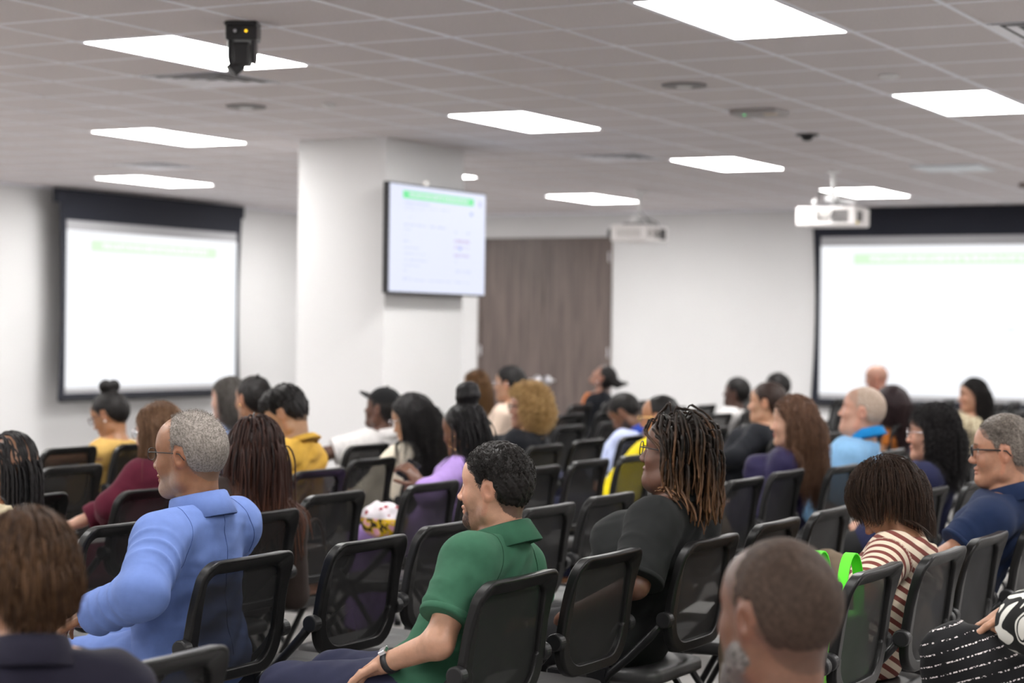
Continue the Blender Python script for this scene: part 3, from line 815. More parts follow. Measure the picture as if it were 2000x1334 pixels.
def grow(P, N, L, steps, H, R, s, bodycol, comb=(-.3, 0, -.2), lift=.6, grav=1.2, stiff=.55, jit=.15, rng=None, curl=(0, 0), hug=.004, wave=(0, 0), combfn=None, gravdir=None, press=.6, back=.8, stick=None):
    """march strands out of the scalp, fall under gravity, slide over the head and the body"""
    n = len(P); s_ = s; Rm = np.asarray(R)
    X = (H+(P*s_)@np.asarray(R).T); Nw = N@np.asarray(R).T
    cb = np.asarray(R)@np.asarray(comb, float); V = Nw*lift+cb+rng.normal(size=(n, 3))*jit
    if combfn is not None: V = V+combfn(P)@np.asarray(R).T
    V /= np.linalg.norm(V, axis=1)[:, None]; L = np.broadcast_to(np.asarray(L, float), (n,)); ds = (L/steps)[:, None]
    out = [X.copy()]; G = np.array([0, 0, -1.]) if gravdir is None else np.asarray(gravdir, float)
    hc = H+np.asarray(R)@(np.array([-.010, 0, .034])*s_); hr = np.array([.094, .0775, .089])*s_
    fc = H+np.asarray(R)@(np.array([.02, 0, -.03])*s_); frr = np.array([.066, .066, .085])*s_
    cols = [(hc, hr, np.asarray(R)), (fc, frr, np.asarray(R))]
    for i in range(steps):
        V = V*stiff+G*grav*(1-stiff)*.8+rng.normal(size=(n, 3))*jit*.15
        qh = (X-H)@Rm/s_
        if back:
            f_ = np.clip((qh[:, 0]-.012)/.03, 0, 1)*np.clip((.10-qh[:, 2])/.03, 0, 1)*(qh[:, 2] > -.13)
            V = V+(f_*back)[:, None]*(Rm@np.array([-1., 0, .1]))+(f_*back*.45)[:, None]*np.sign(qh[:, 1])[:, None]*(Rm@np.array([0, 1., 0]))
        if stick is not None:
            f_ = (qh[:, 0] > stick+.012*(np.arange(n) % 3))[:, None]; V = np.where(f_, (Rm@np.array([-1., 0, 0]))[None]+V*.10, V)
        V /= np.linalg.norm(V, axis=1)[:, None]+1e-9
        Xn = X+V*ds
        if press:
            q = (Xn-hc)@Rm; rr = hr+hug*(1+(np.arange(n) % 5)[:, None]*.6); k0 = np.sqrt(((q/rr)**2).sum(1))
            up_ = (q[:, 2] > 0) & (k0 > 1)
            if stick is not None: up_ = up_ | ((qh[:, 0] > stick) & (k0 > 1))
            q2 = q/k0[:, None]*(1+(k0-1)*(1-press))[:, None]; Xn = np.where(up_[:, None], q2@Rm.T+hc, Xn)
        for (c, r_, Rr) in cols:
            q = (Xn-c)@Rr; rr = r_+hug*(1+ (np.arange(n) % 5)[:, None]*.6); k0 = np.sqrt(((q/rr)**2).sum(1)); k = k0 < 1
            q[k] = q[k]/k0[k][:, None]; Xn = np.where(k[:, None], q@Rr.T+c, Xn)
        for (a, b, ra, rb) in bodycol:
            d = b-a; t = np.clip(((Xn-a)@d)/(d@d), 0, 1); c = a+t[:, None]*d; w_ = Xn-c; dist = np.linalg.norm(w_, axis=1); rad = ra+(rb-ra)*t+hug*(1+(np.arange(n) % 5)*.5)
            k = dist < rad; Xn = np.where(k[:, None], c+w_/(dist[:, None]+1e-9)*rad[:, None], Xn)
        V = Xn-X; V /= np.linalg.norm(V, axis=1)[:, None]+1e-9; X = Xn; out.append(X.copy())
    O = np.stack(out, 1)
    if curl[0]:
        t = np.linspace(0, 1, steps+1)[None]; ph = rng.uniform(0, 6.28, (n, 1)); a = curl[0]*np.minimum(1, t*4)
        T = np.gradient(O, axis=1); T /= np.linalg.norm(T, axis=2)[..., None]+1e-9
        A = np.cross(T, [.3, .8, .4]); A /= np.linalg.norm(A, axis=2)[..., None]; B = np.cross(T, A)
        fr = curl[1]*rng.uniform(.8, 1.2, (n, 1))
        O = O+A*(a*np.cos(t*fr*6.28+ph))[..., None]+B*(a*np.sin(t*fr*6.28+ph))[..., None]
    if wave[0]:
        t = np.linspace(0, 1, steps+1)[None]; ph = np.round(rng.uniform(0, 3, (n, 1)))*2.1
        O = O+np.stack([wave[0]*t*np.sin(t*wave[1]*6.28+ph)*.7, wave[0]*t*np.cos(t*wave[1]*6.28+ph), 0*t+0*ph], -1)
    return O

# ------------------------------------------------------------------ shared people materials
m_skin = mat('skin', (.5, .3, .2), .42, spec=.5, vcol=True, sss=.12, noise=(70, .10), bump=(420, .0006))
m_hair = mat('hair', (.02, .02, .02), .5, spec=.2, vcol=True)
m_hairm = mat('matte hair', (.02, .02, .02), .7, spec=.2, vcol=True)
m_lens2 = mat('spectacle lens', (.9, .92, .95), .05, spec=.6); m_lens2.node_tree.nodes['Principled BSDF'].inputs['Transmission Weight'].default_value = 1; m_lens2.node_tree.nodes['Principled BSDF'].inputs['IOR'].default_value = 1.0
m_gold = mat('gold', (.83, .60, .28), .25, metal=1); m_silver = mat('silver', (.75, .75, .78), .22, metal=1); m_pearl = mat('pearl', (.85, .82, .8), .2)
_cl = {}
def cloth_mat(name, col, rough=.85, weave=0, kind=None, col2=None):
    key = (name, col, kind)
    if key in _cl: return _cl[key]
    m = mat(name, col, rough, spec=.25, noise=(35, .05), bump=(1400 if weave else 700, .0008), sheen=.02)
    nt = m.node_tree; N = nt.nodes; Lk = nt.links; b = N['Principled BSDF']
    tc = N.new('ShaderNodeTexCoord')
    def ramp(src, e):
        cr = N.new('ShaderNodeValToRGB'); cr.color_ramp.interpolation = 'CONSTANT' if kind != 'soft' else 'LINEAR'
        while len(cr.color_ramp.elements) < len(e): cr.color_ramp.elements.new(.5)
        for q, (p, c) in zip(cr.color_ramp.elements, e): q.position = p; q.color = (*c, 1)
        Lk.new(src, cr.inputs[0]); return cr.outputs[0]
    if kind == 'stripes':
        a = N.new('ShaderNodeAttribute'); a.attribute_name = 'sv'; fr = N.new('ShaderNodeMath'); fr.operation = 'FRACT'
        mu = N.new('ShaderNodeMath'); mu.operation = 'MULTIPLY'; mu.inputs[1].default_value = 1/.034; Lk.new(a.outputs['Fac'], mu.inputs[0]); Lk.new(mu.outputs[0], fr.inputs[0])
        Lk.new(ramp(fr.outputs[0], [(0, col), (.55, col2)]), b.inputs['Base Color'])
    elif kind == 'print':
        nz = N.new('ShaderNodeTexNoise'); nz.inputs['Scale'].default_value = 55; nz.inputs['Detail'].default_value = 2; Lk.new(tc.outputs['Object'], nz.inputs['Vector'])
        Lk.new(ramp(nz.outputs['Fac'], [(0, col2), (.47, col)]), b.inputs['Base Color'])
    elif kind == 'blots':
        nz = N.new('ShaderNodeTexNoise'); nz.inputs['Scale'].default_value = 9; nz.inputs['Detail'].default_value = 1.5; nz.inputs['Distortion'].default_value = 1.2; Lk.new(tc.outputs['Object'], nz.inputs['Vector'])
        Lk.new(ramp(nz.outputs['Fac'], [(0, col2), (.40, col), (.52, col2), (.57, col), (.62, col2)]), b.inputs['Base Color'])
    elif kind == 'dashes':
        a = N.new('ShaderNodeAttribute'); a.attribute_name = 'sv'; fr = N.new('ShaderNodeMath'); fr.operation = 'FRACT'
        mu = N.new('ShaderNodeMath'); mu.operation = 'MULTIPLY'; mu.inputs[1].default_value = 1/.03; Lk.new(a.outputs['Fac'], mu.inputs[0]); Lk.new(mu.outputs[0], fr.inputs[0])
        lt = N.new('ShaderNodeMath'); lt.operation = 'LESS_THAN'; lt.inputs[1].default_value = .13; Lk.new(fr.outputs[0], lt.inputs[0])
        vo = N.new('ShaderNodeTexVoronoi'); vo.inputs['Scale'].default_value = 150; Lk.new(tc.outputs['Object'], vo.inputs['Vector'])
        l2 = N.new('ShaderNodeMath'); l2.operation = 'LESS_THAN'; l2.inputs[1].default_value = .48; Lk.new(vo.outputs['Distance'], l2.inputs[0])
        mm = N.new('ShaderNodeMath'); mm.operation = 'MULTIPLY'; Lk.new(lt.outputs[0], mm.inputs[0]); Lk.new(l2.outputs[0], mm.inputs[1])
        Lk.new(ramp(mm.outputs[0], [(0, col), (.5, col2)]), b.inputs['Base Color'])
    elif kind == 'floral':
        vo = N.new('ShaderNodeTexVoronoi'); vo.inputs['Scale'].default_value = 26; Lk.new(tc.outputs['Object'], vo.inputs['Vector'])
        c1 = ramp(vo.outputs['Distance'], [(0, (.30, .01, .02)), (.30, (.75, .70, .74))])
        sp = N.new('ShaderNodeSeparateXYZ'); Lk.new(tc.outputs['Object'], sp.inputs[0])
        nz = N.new('ShaderNodeTexNoise'); nz.inputs['Scale'].default_value = 22; Lk.new(tc.outputs['Object'], nz.inputs['Vector'])
        c2 = ramp(nz.outputs['Fac'], [(0, (.04, .03, .02)), (.42, (.75, .48, .02)), (.52, (.78, .40, .52))])
        gt = N.new('ShaderNodeMath'); gt.operation = 'LESS_THAN'; gt.inputs[1].default_value = .01; Lk.new(sp.outputs[2], gt.inputs[0])
        mx = N.new('ShaderNodeMix'); mx.data_type = 'RGBA'; Lk.new(gt.outputs[0], mx.inputs[0]); Lk.new(c1, mx.inputs[6]); Lk.new(c2, mx.inputs[7]); Lk.new(mx.outputs[2], b.inputs['Base Color'])
    _cl[key] = m; return m
def lathe_ring(name, c, R, prof, m, parent, gap=0, sq=(1, 1), n=40):
    """ring swept round the local z axis; prof list of (r,z); gap in degrees open at the front (+x)"""
    V = []; F = []; k = len(prof); R = np.asarray(R)
    a0, a1 = math.radians(gap/2), math.radians(360-gap/2)
    for i in range(n+1):
        a = a0+(a1-a0)*i/n
        for (r, z) in prof:
            V.append(np.asarray(c)+R@np.array([r*math.cos(a)*sq[0], r*math.sin(a)*sq[1], z]))
    for i in range(n):
        for j in range(k): F.append((i*k+j, (i+1)*k+j, (i+1)*k+(j+1) % k, i*k+(j+1) % k))
    F.append(tuple(range(k))[::-1]); F.append(tuple(n*k+j for j in range(k)))
    return MB().add(V, F).build(name, m, parent, smooth=True)

def person(label, loc, head, turn=0, hy=0, hp=0, hr=0, hs=1., sex='m', w=1., belly=0, bust=0, skin=(.3, .16, .1), tier=2,
           top=None, legs=None, hair=None, beard=None, lip=None, arms=None, hands=None, glasses=None, ears=None, extras=None,
           fat=0., lean=0., eyes=True, neckr=1., group=None, shrug=0, tilt=0, knees=None):
    a0 = PI+math.radians(turn)
    root = empty('person', (loc[0], loc[1], 0), a0, label, 'person', group)
    c_, s_ = math.cos(-a0), math.sin(-a0)
    def L(p):
        x, y = p[0]-loc[0], p[1]-loc[1]; return np.array([x*c_-y*s_, x*s_+y*c_, p[2]])
    H = L(head); R = rotm(hy, hp, hr); Rn = rotm(hy*.25, hp*.55, hr*.5)
    P = np.array([.02, 0, .555]); Nk = H+Rn@(np.array([-.030, 0, -.160])*hs)
    u = Nk-P; TL = np.linalg.norm(u); u = u/TL
    fwd = np.array([u[2], 0, -u[0]]); fwd /= np.linalg.norm(fwd); lat = np.cross(u, fwd)
    RT = np.stack([fwd, lat, u], 1)
    tc = lambda t: P+(Nk-P)*t+fwd*(.012*math.sin(PI*t)+.012*t)
    tl = math.radians(tilt)
    Sh = {}
    for s in (1, -1):
        Sh[s] = Nk-u*(.062-shrug)+lat*(s*(.158 if sex == 'm' else .142)*w)+u*(math.sin(tl)*s*.16)+fwd*lean*.0
    arms = arms or {}
    J = {}
    for s, nm in ((1, 'L'), (-1, 'R')):
        E = arms.get('e'+nm); W = arms.get('w'+nm)
        E = Sh[s]+np.array([.07, s*.045, -.265]) if E is None else (L(E) if len(E) == 3 else np.array(E[:3]))
        W = np.array([E[0]+.20, s*.07, .64]) if W is None else L(W)
        J[s] = (E, W)
    sk = np.array(skin)*np.array([.86, .82, .80])
    # --- body -------------------------------------------------------------
    hv = {0: .0032, 1: .0042, 2: .0065}[tier]; bv = {0: .012, 1: .014, 2: .018}[tier]
    hx = .125*hs
    fx = [(H[0]-hx-.01, H[0]+hx+.02, hv)]; fy = [(H[1]-.10*hs, H[1]+.10*hs, hv)]; fz = [(H[2]-.165*hs, H[2]+.14*hs, hv)]
    hands = hands or {}
    for s, nm in ((1, 'L'), (-1, 'R')):
        if nm in hands and hands[nm]:
            W = J[s][1]; f_ = {0: .0045, 1: .005, 2: .0065}[tier]; r_ = .15
            d_ = np.array(hands[nm].get('d', (1, 0, -.2)), float); d_ /= np.linalg.norm(d_); Cn = W+d_*.09
            fx.append((Cn[0]-.11, Cn[0]+.11, f_)); fy.append((Cn[1]-.11, Cn[1]+.11, f_)); fz.append((Cn[2]-.10, Cn[2]+.10, f_))
    kn = knees or {}
    hips = {s: np.array([.03, s*.085*w, .545]) for s in (1, -1)}
    KN = {s: np.array(kn.get(s, (.43, s*.12, .525))) for s in (1, -1)}; AN = {s: np.array([KN[s][0]+.02, KN[s][1]+s*.01, .10]) for s in (1, -1)}
    lo = np.minimum.reduce([P-.26, H-.24, J[1][0]-.1, J[-1][0]-.1, J[1][1]-.2, J[-1][1]-.2, Sh[1]-.12, Sh[-1]-.12]+[KN[s]-.1 for s in KN]); hi = np.maximum.reduce([P+.26, H+.24, J[1][0]+.1, J[-1][0]+.1, J[1][1]+.2, J[-1][1]+.2, Sh[1]+.12, Sh[-1]+.12, AN[1]+.22, AN[-1]+.22]); lo[2] = -.02
    v = Vol(merge_axis(lo[0], hi[0], bv, fx), merge_axis(lo[1], hi[1], bv, fy), merge_axis(lo[2], hi[2], bv, fz))
    nr = (.0555 if sex == 'm' else .0475)*neckr
    nb = H+R@(np.array([-.026, 0, -.045])*hs)
    def torso(v, off=0, k=.05):
        v.ell(tc(0), (.135, .175*w, .115), RT, k, off=off)
        v.ell(tc(.28)+fwd*belly*.35, (.100+belly*.6, .150*w+belly*.35, .14), RT, k, off=off)
        v.ell(tc(.62)+fwd*belly*.2, (.104+belly*.25, .152*w, .15), RT, k, off=off)
        v.ell(tc(.84), (.086, .142*w, .085), RT, k, off=off)
        if bust:
            for s in (1, -1): v.ell(tc(.60)+fwd*(.085+bust*.2)+lat*s*.072, (.06+bust*.4, .068+bust*.2, .066+bust*.2), RT, .035, off=off)
        for s in (1, -1):
            v.cone(Nk+lat*s*.02-u*.012, Sh[s]+u*.004, .046, .047*w, .045, off=off)
    def arm(v, s, off=0, upto=2., k=.025, fold=None):
        E, W = J[s]; ar = .047*(1+(w-1)*.55)*(1 if sex == 'm' else .9)
        v.ell(Sh[s], (ar*1.18,)*3, None, .03, off=off)
        if upto >= 1:
            v.cone(Sh[s], E, ar*1.06, ar*.84, k, off=off); 
            if upto > 1: v.cone(E, E+(W-E)*min(1, upto-1), ar*.86, (ar*.86)+(.027-ar*.86)*min(1, upto-1), k, off=off, clip=upto < 2)
        else:
            v.cone(Sh[s], Sh[s]+(E-Sh[s])*upto, ar*1.06, ar*.95, k, off=off, clip=True)
    torso(v)
    v.cone(Nk-u*.03, nb, nr*1.1, nr*.96, .03)
    for s in (1, -1):
        arm(v, s)
        nm = 'L' if s == 1 else 'R'
        hd = hands.get(nm)
        W = J[s][1]; d_ = W-J[s][0]; d_ /= np.linalg.norm(d_)
        if hd: hand_sdf(v, W, hd.get('d', d_), hd.get('n', (0, 0, 1)), hd.get('s', 1.), hd.get('curl', 25), hd.get('side', -s), spread=hd.get('spread', 1))
        else: v.ell(W+d_*.05, (.075, .04, .024), np.stack([d_, np.cross([0, 0, 1.], d_)/np.linalg.norm(np.cross([0, 0, 1.], d_)), np.cross(d_, np.cross([0, 0, 1.], d_)/np.linalg.norm(np.cross([0, 0, 1.], d_)))], 1), .02)
        v.cone(hips[s], KN[s], .088*w, .058, .04); v.cone(KN[s], AN[s], .055, .036, .03); v.cone(AN[s]+[0, 0, -.04], AN[s]+[.15, 0, -.06], .036, .028, .02)
    head_sdf(v, H, R, hs, sex, fat)
    V, Q = v.nets(0)
    q = (V-H)@R/hs
    C = np.tile(sk, (len(V), 1)).astype(float)
    nearh = (np.abs(q) < .16).all(1)
    def mix(mask, col, f=1.):
        C[mask] = C[mask]*(1-f)+np.array(col)*f
    x, y, z = q[:, 0], np.abs(q[:, 1]), q[:, 2]
    C[nearh] *= (1+.05*np.sin(z[nearh]*60))[:, None]
    mix(nearh & (x > .06) & (z < .03) & (z > -.05), sk*np.array([1.12, .92, .88]), .35)
    mix(nearh & (x > -.04) & (x < .02) & (y > .077), sk*np.array([1.15, .82, .75]), .4)
    lipc = np.array(lip) if lip is not None else sk*np.array([.95, .62, .62])
    mix(nearh & (x > .080) & (y < .0235) & (z < -.0495) & (z > -.0750), lipc, .85 if lip is not None or sex == 'f' else .45)
    hc1 = np.array(hair['c'][0]) if hair else sk
    browc = hc1*.5+sk*.12 if not (hair and 'brow' in hair) else np.array(hair['brow'])
    mix(nearh & (x > .065) & (y > .010) & (y < .047) & (np.abs(z-(.0315-((y-.028)/.03)**2*.004)) < .0042), browc, .8)
    if eyes:
        e = nearh & (x > .072) & (np.abs(y-.0315) < .0125) & (np.abs(z-.0095) < .0052*np.sqrt(np.clip(1-((y-.0315)/.0135)**2, 0, 1))+.0005)
        mix(e, (.62, .58, .55)); mix(e & (np.abs(y-.0315) < .0055), (.03, .018, .012))
        lid = nearh & (x > .072) & (np.abs(y-.0315) < .015) & (np.abs(z-.0165) < .0022); mix(lid, sk*.25, .8)
    if beard:
        bc = np.array(beard['c']); r_ = np.random.default_rng(3).uniform(0, 1, len(V))
        edge = np.clip((-.030-(x-.0)*.30-z)/.018, 0, 1)*np.clip((x+.012)/.02, 0, 1)*np.clip((z+.135)/.02, 0, 1)
        mus = np.clip(1-np.abs(z+.045)/.010, 0, 1)*(x > .076)*(y < .034)
        lipm = (x > .080) & (y < .0235) & (z < -.0495) & (z > -.0750)
        f_ = np.where(nearh & ~lipm, np.maximum(edge, mus*(x > .076)), 0)*beard.get('f', .6)*(.75+.5*r_)
        f_ = np.where(x < .066, f_*beard.get('side', 1), f_); f_ = np.clip(f_, 0, 1)[:, None]; C[:] = C*(1-f_)+bc*f_
    if hair and hair.get('line'):
        g = interp_line(HAIRLINE[hair['line']]); m_ = nearh & (z > g(q[:, 0])-.002) & ~((y > .079) & (np.abs(x+.01) < .03))
        mix(m_, hc1*.8+sk*.05, hair.get('paint', .9))
    body = link('body', mesh_np('body', V, Q, True, C), m_skin, root)
    cols = [(Nk-u*.03, nb, nr*1.1, nr), (Nk-u*.01, Sh[1], .055, .066*w), (Nk-u*.01, Sh[-1], .055, .066*w), (tc(.8)+lat*.06, tc(.3)+lat*.05, .115, .125), (tc(.8)-lat*.06, tc(.3)-lat*.05, .115, .125),
            (Sh[1], J[1][0], .066*w, .055), (Sh[-1], J[-1][0], .066*w, .055)]
    # --- garment ----------------------------------------------------------
    def svattr(me, V):
        sv = (V-P)@u
        for s in (1, -1):
            d = J[s][0]-Sh[s]; t = ((V-Sh[s])@d)/(d@d); tt = np.clip(t, 0, 1.2); dist = np.linalg.norm(V-Sh[s]-tt[:, None]*d, axis=1)
            k = (dist < .082*w) & (t > .08) & (((V-tc(.6))@lat)*s > .128*w)
            sv[k] = t[k]*np.linalg.norm(d)
        at = me.attributes.new('sv', 'FLOAT', 'POINT'); at.data.foreach_set('value', sv.astype(np.float32))
    def garment(name, spec, off):
        h = {0: .0058, 1: .010, 2: .014}[tier]
        sl = spec.get('sleeve', 1.9); pad = .12
        lo2 = np.minimum.reduce([P-.25, Nk-.2, Sh[1]-pad, Sh[-1]-pad]+([J[1][0]-pad, J[-1][0]-pad] if sl > .7 else [])+([J[1][1]-pad, J[-1][1]-pad] if sl > 1 else []))
        hi2 = np.maximum.reduce([P+.25, Nk+.12, Sh[1]+pad, Sh[-1]+pad]+([J[1][0]+pad, J[-1][0]+pad] if sl > .7 else [])+([J[1][1]+pad, J[-1][1]+pad] if sl > 1 else []))
        hem = spec.get('hem', .47); lo2[2] = hem-.04
        g = Vol(*[np.arange(a, b, h, dtype=np.float32) for a, b in zip(lo2, hi2)])
        torso(g, off, .055)
        if spec.get('neck', 0) > 0: g.cone(Nk-u*.02, Nk+(nb-Nk)*spec['neck'], nr*1.12+off*.5, nr+.006, .03)
        nl = spec.get('line', .030); g.plane(Nk+u*nl+fwd*0, u*1+fwd*spec.get('vee', .45))
        if spec.get('neck', 0) > 0: g.cone(Nk-u*.02, Nk+(nb-Nk)*spec['neck'], nr*1.1+off*.5, nr+.006, .015, clip=True)
        am = spec.get('fold', .004)
        g.displace(lambda X, Y, Z: (wav(X, Y, Z, 5, am, 5, (1, 1, 1.8))+wav(X, Y, Z, 13, am*.3, 8, (1, .6, 1.6)))*np.clip((Z-.5)/.12, 0, 1))
        for s in (1, -1):
            if sl <= 0: continue
            so = off+spec.get('sloose', 0)
            E, W = J[s]; ar = .047*(1+(w-1)*.55)*(1 if sex == 'm' else .9)
            q0 = g.F.copy(); g.F[:] = CAP
            if sl < 1: g.cone(Sh[s], Sh[s]+(E-Sh[s])*sl, ar*1.18, ar*1.04, .0, off=so, clip=True)
            else:
                g.cone(Sh[s], E, ar*1.12, ar*.90, .0, off=so); g.cone(E, E+(W-E)*(sl-1), ar*.92, .040+(2-sl)*.01, .03, off=so*.9, clip=True)
            fa = spec.get('armfold', am*1.1); X, Y, Z = g.pts((slice(None),)*3)
            Lu = np.linalg.norm(E-Sh[s]); d = (E-Sh[s])/Lu; al = (X-Sh[s][0])*d[0]+(Y-Sh[s][1])*d[1]+(Z-Sh[s][2])*d[2]
            ph1 = al*62+1.3*np.sin(X*13+Z*9+s)+1.0*np.sin(Y*15+Z*9); wg = np.clip((Lu-.03-al)/.05, 0, 1)*np.clip((al+.01)/.06, 0, 1)
            cr_ = (.5+.5*np.cos(2*ph1))**3.5*wg*(.15+.85*np.sin(al*8+X*9+Y*5)**2)
            if sl > 1:
                Lf = np.linalg.norm(W-E); d2 = (W-E)/Lf; a2 = (X-E[0])*d2[0]+(Y-E[1])*d2[1]+(Z-E[2])*d2[2]
                ph2 = a2*58+1.2*np.sin(Z*15+Y*9); cr_ = cr_+(.5+.5*np.cos(2*ph2))**3.5*np.clip((a2-.01)/.05, 0, 1)*np.clip((al-Lu+.08)/.06, 0, 1)*(.1+.9*np.sin(a2*11+Y*9)**2)*.8
            m_ = g.F < CAP*.9
            g.F = np.where(m_, g.F-fa*cr_+wav(X, Y, Z, 4, .0025, 12+s), g.F).astype(np.float32)
            A, B = q0, g.F; k = .028; hh_ = np.maximum(k-np.abs(A-B), 0)/k; g.F = np.minimum(A, B)-hh_*hh_*k*.25
        g.plane((0, 0, hem), (0, 0, -1))
        Vg, Qg = g.nets(1); me = mesh_np(name, Vg, Qg, True); svattr(me, Vg)
        o = link(name, me, spec['m'], root); return o
    if top:
        gs = garment(top.get('name', 'shirt'), top, top.get('off', .012))
        if top.get('seam'):
            from mathutils.bvhtree import BVHTree
            bv_ = BVHTree.FromPolygons([v_.co[:] for v_ in gs.data.vertices], [p_.vertices[:] for p_ in gs.data.polygons])
            def ring(c0, nrm, start, a0_, a1_, n_=40):
                nrm = nrm/np.linalg.norm(nrm); e1 = start-nrm*(start@nrm); e1 /= np.linalg.norm(e1); e2 = np.cross(nrm, e1); out = []
                for a in np.linspace(a0_, a1_, n_):
                    dd = e1*math.cos(a)+e2*math.sin(a); hit = bv_.ray_cast(Vector(c0+dd*.35), Vector(-dd), .349)
                    if hit[0] is not None: out.append(np.array(hit[0])+dd*.0006)
                return np.array(out) if len(out) > 3 else None
            for s in (1, -1):
                pts = ring(Sh[s]-lat*s*.012-u*.03, lat*s+u*.35-fwd*.10, u, -2.3, 2.3)
                if pts is not None:
                    g_ = MB(); g_.tube(pts, .0011, 5, cap=False); g_.build('seam', top['seam'], gs, smooth=True)
            if top.get('backseam'):
                pts = ring(tc(.55), lat, -fwd, -.9, 1.15)
                if pts is not None: g_ = MB(); g_.tube(pts, .0011, 5, cap=False); g_.build('seam', top['seam'], gs, smooth=True)
        col = top.get('collar')
        if col:
            ax = nb-Nk; ax = ax/np.linalg.norm(ax); f2 = fwd-ax*(fwd@ax); f2 /= np.linalg.norm(f2); l2 = np.cross(ax, f2); RC = np.stack([f2, l2, ax], 1)
            tiltm = np.array(Matrix.Rotation(math.radians(col.get('tilt', 14)), 3, 'Y')); RC = RC@tiltm
            r = nr+.010; hgt = col.get('h', .036); dr = col.get('drop', .022)
            prof = [(r+.010, -.018), (r+.002, hgt), (r+.005, hgt+.005), (r+.011, hgt), (r+.030, -dr), (r+.027, -dr-.003), (r+.014, .0)]
            cm = col.get('m', top['m'])
            lathe_ring('collar', Nk+ax*(.012+col.get('up', 0))-f2*.004, RC, prof, cm, root, gap=col.get('gap', 50), sq=(1.12, 1.0))
        if top.get('cuff'):
            for s in (1, -1):
                sl = top.get('sleeve'); E, W = J[s]; ar = .047*(1+(w-1)*.55)*(1 if sex == 'm' else .9)
                if sl < 1:
                    p0 = Sh[s]+(E-Sh[s])*(sl-.075); p1 = Sh[s]+(E-Sh[s])*(sl+.003); r_ = ar*1.05+top.get('off', .012)+top.get('sloose', 0)+.0025
                    MB().tube([p0, p0*.5+p1*.5, p1], [r_, r_+.001, r_], 28).build('cuff', top['m'], gs, smooth=True).modifiers.new('b', 'BEVEL').width = .002
    if legs:
        g_h = {0: .011, 1: .014, 2: .018}[tier]
        lo3 = np.array([-.24, min(KN[-1][1], KN[1][1], -.1)-.16, .04]); hi3 = np.array([max(KN[1][0], KN[-1][0])+.14, max(KN[-1][1], KN[1][1], .1)+.16, .92])
        g = Vol(*[np.arange(a, b, g_h, dtype=np.float32) for a, b in zip(lo3, hi3)])
        o_ = legs.get('off', .010)
        g.ell(tc(0), (.135, .175*w, .105), RT, .04, off=min(o_, .002))
        for s in (1, -1):
            g.cone(hips[s], KN[s], .088*w, .060, .04, off=o_)
            if legs.get('long', True): g.cone(KN[s], AN[s], .060, .048, .03, off=o_+.002, clip=True)
        if legs.get('skirt'): g.cone((.0, 0, .52), (.36, 0, .50), .17, .17, .05, sq=((0, 0, 1), .55)); g.plane((legs['skirt'], 0, 0), (1, 0, -.2))
        g.displace(lambda X, Y, Z: wav(X, Y, Z, 7, legs.get('fold', .005), 4)*np.clip((X-.12)/.1, 0, 1)); g.plane((0, 0, .62), (-.75, 0, 1))
        Vg, Qg = g.nets(1); me = mesh_np('trousers', Vg, Qg, True); at = me.attributes.new('sv', 'FLOAT', 'POINT'); at.data.foreach_set('value', (Vg[:, 2]+.35*Vg[:, 0]).astype(np.float32)); link(legs.get('name', 'trousers'), me, legs['m'], root)
        for s in (1, -1):
            sh = MB(); A = AN[s]
            sh.ball((A[0]+.06, A[1], .045), (.145, .048, .045), 8); sh.box((A[0]-.08, A[1]-.04, 0), (A[0]+.19, A[1]+.04, .02)); sh.build('shoe', legs.get('shoe', m_black), root, smooth=True)
    # --- hair ---------------------------------------------------------------
    rng = np.random.default_rng(int(abs(loc[0]*1000+loc[1]*77)) % 9999)
    if hair:
        hm = m_hairm if hair.get('matte') else m_hair
        c1, c2 = [np.array(c) for c in (hair['c'] if len(hair['c']) > 1 else hair['c']*2)]
        hobj = None
        if hair.get('th', 0) > 0 or hair.get('blobs'):
            hh = {0: .0038, 1: .005, 2: .007}[tier]; pts = [H-.16*hs, H+.16*hs]
            for b in hair.get('blobs', []):
                for e_ in ((b[1],) if b[0] == 'e' else (b[1], b[2])): e2 = H+R@(np.array(e_)*hs); pts += [e2-.12*hs, e2+.12*hs]
            lo4 = np.minimum.reduce(pts); hi4 = np.maximum.reduce(pts)
            g = Vol(*[np.arange(a, b, hh, dtype=np.float32) for a, b in zip(lo4, hi4)])
            PP = lambda p: H+R@(np.array(p)*hs)
            th = hair.get('th', .01); tt = hair.get('topth', th)
            g.ell(PP((-.010, 0, .034+(tt-th))), np.array((.094, .0775, .089))*hs+th, R, .01); g.ell(PP((-.040, 0, .014)), np.array((.064, .068, .072))*hs+th, R, .03)
            if hair.get('line', 'short') != 'none':
                X, Y, Z = g.pts((slice(None),)*3); X0, Y0, Z0 = X-H[0], Y-H[1], Z-H[2]
                qx = (X0*R[0, 0]+Y0*R[1, 0]+Z0*R[2, 0])/hs; qz = (X0*R[0, 2]+Y0*R[1, 2]+Z0*R[2, 2])/hs
                gl = interp_line(HAIRLINE[hair.get('line', 'short')]); d = (gl(qx)-qz)*.75*hs
                k = .008; A = g.F; hq = np.maximum(k-np.abs(A-d), 0)/k; g.F = (np.maximum(A, d)+hq*hq*k*.25).astype(np.float32)
            for b in hair.get('blobs', []):
                if b[0] == 'e': g.ell(PP(b[1]), np.array(b[2])*hs, R, b[3] if len(b) > 3 else .02)
                else: g.cone(PP(b[1]), PP(b[2]), b[3]*hs, b[4]*hs, b[5] if len(b) > 5 else .02)
            na = hair.get('noise', .002); g.displace(lambda X, Y, Z: wav(X, Y, Z, hair.get('nf', 40), na, 3)+wav(X, Y, Z, hair.get('nf', 40)*2.3, na*.6, 9))
            Vh, Qh = g.nets(0)
            if hair.get('keepface', True):
                pass
